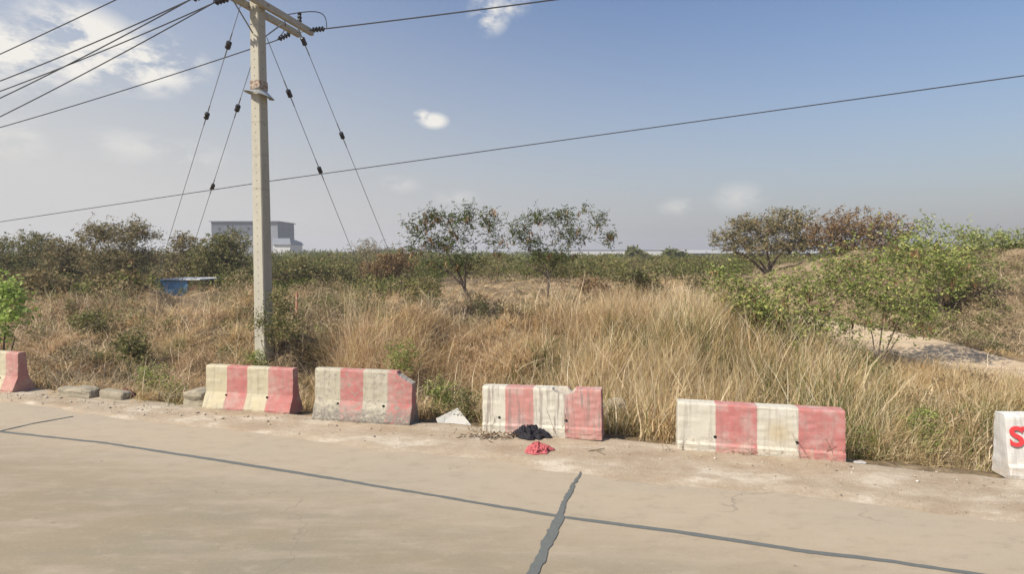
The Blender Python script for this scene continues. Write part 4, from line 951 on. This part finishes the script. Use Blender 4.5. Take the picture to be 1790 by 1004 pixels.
# dead stems in front of the barriers
M_twig = simple('dead_stem', (.20, .15, .10), .95, .4, 30); gd = 'dead weed stems at the foot of the barriers'
def stems(label, c, n, h, spread, seed, lean=.35):
    R = np.random.default_rng(seed); m = MB()
    for k in range(n):
        p = Vector((R.normal(0, spread), R.normal(0, .03), 0)); d = Vector((R.normal(0, lean), R.normal(0, .12), 1)).normalized(); L_ = h * R.uniform(.4, 1.1); b = Vector((R.normal(0, .1), 0, -.08)) * L_
        pts = [p + d * L_ * t + b * t * t for t in (0, .3, .6, .8, 1)]; m.tube(pts, [.0035, .003, .0026, .002, .0012], 4)
        for j in range(int(R.integers(1, 5))):
            t = R.uniform(.3, .95); q = p + d * L_ * t + b * t * t; e = q + Vector((R.normal(0, .05), R.normal(0, .03), R.uniform(.0, .07))); m.tube([q, e], [.002, .001], 3)
    m.tube([(-spread * 2.2, 0, .003), (0, .01, .004), (spread * 2.2, 0, .003)], [.002, .004, .002], 4)
    o = m.build('dead_weed', M_twig); o.location = c; return tag(o, label, 'dead weed', gd)
stems('thicket of dark dead stems before the white left end of the chipped barrier', gp(868, 757, .0), 34, .30, .16, 1)
stems('thin dead stems before the white middle stripe of the chipped barrier', gp(985, 768, .0), 10, .55, .14, 2, .3)
stems('two dead twigs before the red right end of the longest barrier', gp(1425, 806, .0), 9, .42, .13, 3, .45)
stems('sprawling dead stems at the left foot of the longest barrier', gp(1225, 791, .0), 14, .22, .25, 4, .7)
stems('dry stems at the middle foot of the longest barrier', gp(1330, 799, .0), 22, .16, .3, 5, .8)
m = MB(); m.tube([(0, 0, .02), (.10, .02, .03), (.22, .10, .02)], [.006, .008, .005], 5); m.tube([(.10, .02, .03), (.19, -.12, .02)], [.007, .006], 5); m.tube([(.10, .02, .03), (-.06, .0, .05)], [.004, .002], 4)
o = m.build('fallen_twig', M_twig); o.location = gp(1028, 792, .02); tag(o, 'small forked twig lying on the dirt below the gap right of the rag', 'twig')
# dead leaf litter under the chipped barrier
n = 260; c0 = gp(862, 764, .03); P = np.stack([c0.x + rng.normal(0, .22, n), c0.y + rng.normal(0, .06, n), .025 + rng.uniform(0, .05, n)], 1); D = unit(rng.normal(0, 1, (n, 3)) * [1, 1, .35]); Sd = unit(np.cross(D, rng.normal(0, 1, (n, 3))))
V, Fq = rhombs(P, D, Sd, rng.uniform(.03, .10, n), rng.uniform(.006, .02, n)); tag(mesh_np('leaf_litter', V, Fq, foliage('litter', [(0, (.06, .04, .025)), (1, (.22, .15, .09))], .05)), 'dark dead leaves heaped on the dirt at the chipped barrier', 'leaf litter', kind='stuff')

# hedge band behind the field: one continuous thicket
def thicket(name, label, spec, n_leaf, ll, lw, mats, seed):
    R = np.random.default_rng(seed); Ps = []; ms = []
    for (x, y, rx, rz, mi) in spec:
        zb = tz(x, y); k = n_leaf; d = unit(R.standard_normal((k, 3))); d[:, 2] = np.abs(d[:, 2]) ** .8 * np.sign(d[:, 2] + .3); rr = R.uniform(.45, 1, k) ** .5
        lump = 1 + .5 * (vnoise(d[:, 0] * 2.5 + x, d[:, 2] * 3 + d[:, 1] * 2 + y, seed) - .5); p = d * (rr * lump)[:, None] * [rx, rx, rz] + [x, y, zb + rz * .25]
        Ps.append(p); ms.append(np.full(k, mi))
    P = np.concatenate(Ps); n = len(P); mi = np.concatenate(ms); D = unit(R.normal(0, 1, (n, 3))); Sd = unit(np.cross(D, R.normal(0, 1, (n, 3))))
    V, Fq = rhombs(P, D, Sd, ll * R.uniform(.5, 1.5, n), lw * R.uniform(.5, 1.5, n))
    return tag(mesh_np(name, V, Fq, mats, midx=mi), label, 'thicket', kind='stuff')
L_FAR = foliage('thicket_green', [(0, (0.092, 0.102, 0.034)), (.5, (0.177, 0.189, 0.063)), (1, (0.282, 0.264, 0.109))], .25, (.60, .66, .52), .16); L_FARB = foliage('thicket_brown', [(0, (0.150, 0.115, 0.062)), (.5, (0.256, 0.200, 0.106)), (1, (0.350, 0.275, 0.156))], .25, (.60, .66, .52), .16)
spec = []; R = np.random.default_rng(5)
for i in range(560):
    d = R.uniform(37, 66); k = R.uniform(-1.15, 1.05); px = 895 + k * F
    if px > 1330 and d < 50: d += 18
    hh = (1.72 + .010 * (d - 37)) * R.uniform(.72, 1.08)
    if px > 940: hh *= .97
    if px > 1180: hh *= .92
    if px < 480: hh *= 1.15
    hh *= max(.3, (2.45 - tz(k * d, d)) / 2.2); spec.append((k * d, d, R.uniform(.9, 1.7), hh, int(R.uniform() < .28)))
for i in range(34):
    px = R.uniform(470, 1060); d = R.uniform(44, 58); x0 = X_(px, d); spec.append((x0, d, R.uniform(1.0, 1.9), (at(px, R.uniform(436, 445), d).z - tz(x0, d)) / 1.35, int(R.uniform() < .25)))
for i in range(200):
    d = R.uniform(22, 38); px = R.uniform(-120, 720) if i < 150 else R.uniform(430, 760)
    spec.append((X_(px, d), d, R.uniform(.6, 1.0), R.uniform(.6, 1.25) * (1.0 if px < 470 else .72) * max(.3, (2.3 - tz(X_(px, d), d)) / 2.2), int(R.uniform() < .35)))
under = []
for i in range(95):
    d = R.uniform(14.5, 22); px = R.choice([R.uniform(300, 430), R.uniform(480, 640), R.uniform(-60, 300)]); under.append((X_(px, d), d, R.uniform(.35, .75), R.uniform(.3, .75), int(R.uniform() < .45)))
for i in range(270):
    d = R.uniform(13, 26); px = R.uniform(1480, 1860); x0 = X_(px, d)
    if x0 - path_x(d) > 1.7: under.append((x0, d, R.uniform(.25, .7), R.uniform(.10, .30), int(R.uniform() < .6)))
for i in range(210):
    d = R.uniform(8.6, 16); px = R.uniform(-60, 1750); x0 = X_(px, d)
    if uv(x0, d)[1] - edge_v(uv(x0, d)[0]) > .9 and abs(x0 - path_x(d)) > 1.9: under.append((x0, d, R.uniform(.15, .4), R.uniform(.15, .45), int(R.uniform() < .5)))
for px in (262, 285, 318, 338, 352): under.append((X_(px, 23.6), 23.6, .22, R.uniform(.2, .5), int(R.uniform() < .4)))
under = [q for q in under if not (262 < 895 + q[0] / q[1] * F < 356 and q[1] > 15 and q[1] < 23.4)]
for i in range(46):
    d = R.uniform(18, 23); px = R.uniform(50, 300); spec.append((X_(px, d), d, R.uniform(.6, 1.0), R.uniform(.55, .95), int(R.uniform() < .35)))
spec = [s for s in spec if not (250 < 895 + s[0] / s[1] * F < 372 and s[1] < bS.location.y + 2.5)]
thicket('thicket', 'dense olive-green scrub forming a band behind the dry field', spec, 520, .15, .075, [L_FAR, L_FARB], 8)
thicket('undergrowth', 'low leafy undergrowth among the dry grass on bank and mound', under, 400, .062, .026, [foliage('undergrowth_green', [(0, (.10, .11, .04)), (.5, (.20, .21, .08)), (1, (.34, .31, .16))], .35), foliage('undergrowth_brown', [(0, (.18, .135, .075)), (.5, (.33, .255, .15)), (1, (.48, .38, .24))], .35)], 18)
spec = []
for i in range(420):
    d = R.uniform(80, 165); k = R.uniform(-1.2, 1.2)
    f_ = .86 if 960 < 895 + k * F < 1450 else 1.06
    spec.append((k * d, d, R.uniform(2, 4), f_ * (1.85 + .006 * (d - 80)) * R.uniform(.75, 1.1) * max(.35, (2.4 - tz(k * d, d)) / 2.2), 0))
for i in range(50):
    d = R.uniform(110, 160); px = R.uniform(525, 760); spec.append((X_(px, d), d, R.uniform(2, 4), R.uniform(2.2, 3.0), 0))
for i in range(300):
    d = R.uniform(250, 400); k = R.uniform(-1.0, 1.0)
    if 965 < 895 + k * F < 1450: continue
    spec.append((k * d, d, R.uniform(5, 9), R.uniform(2.6, 4.0), 0))
thicket('far_woodland', 'far dark green woods along the horizon', spec, 240, .55, .3, [L_FAR, L_FARB], 9)
gf = 'round far trees before the long warehouse'
for i, (lab, px, py, rx, ry) in enumerate((('round dark far tree before the left part of the long warehouse', 1107, 441, 10, 9), ('round dark far tree near the right end of the long warehouse', 1171, 443, 9, 8), ('smaller far tree touching the pale shed', 1191, 448, 7, 7), ('smallest far tree beside the round left one', 1120, 446, 6, 6))):
    tree('far_tree', lab, 'tree', (px, 462), [(px, py + 3, rx * .85, ry * .8), (px, py + ry * .9, rx * .8, ry * .6)], 90 + i, 100, L_FAR, tips=150, fronds=4, ll=.5, lw=.3, trunk=.15, stems=1, group=gf, shell=.1, fork=.4, twig=.03, nleaf=3, spread=.2)

# ------------------------------------------------------------------ haze
bm = bmesh.new(); bmesh.ops.create_cube(bm, size=1); me = bpy.data.meshes.new('haze'); bm.to_mesh(me); bm.free()
hm = bpy.data.materials.new('haze'); hm.use_nodes = True; hn = hm.node_tree; hn.nodes.remove(hn.nodes['Principled BSDF'])
pv = hn.nodes.new('ShaderNodeVolumePrincipled'); pv.inputs['Color'].default_value = (.93, .94, .97, 1); pv.inputs['Density'].default_value = .0011; pv.inputs['Anisotropy'].default_value = .3
hn.links.new(pv.outputs[0], hn.nodes['Material Output'].inputs['Volume'])
HZ = link('haze', me, hm); zmin = float(Z.min()) - 1; ztop = 17.0
HZ.scale = (940, 940, ztop - zmin); HZ.location = (0, 14, (ztop + zmin) / 2); tag(HZ, 'thin pale haze over the whole field', 'haze', kind='stuff')
print('ground extent', gx.min(), gx.max(), gy.min(), gy.max())
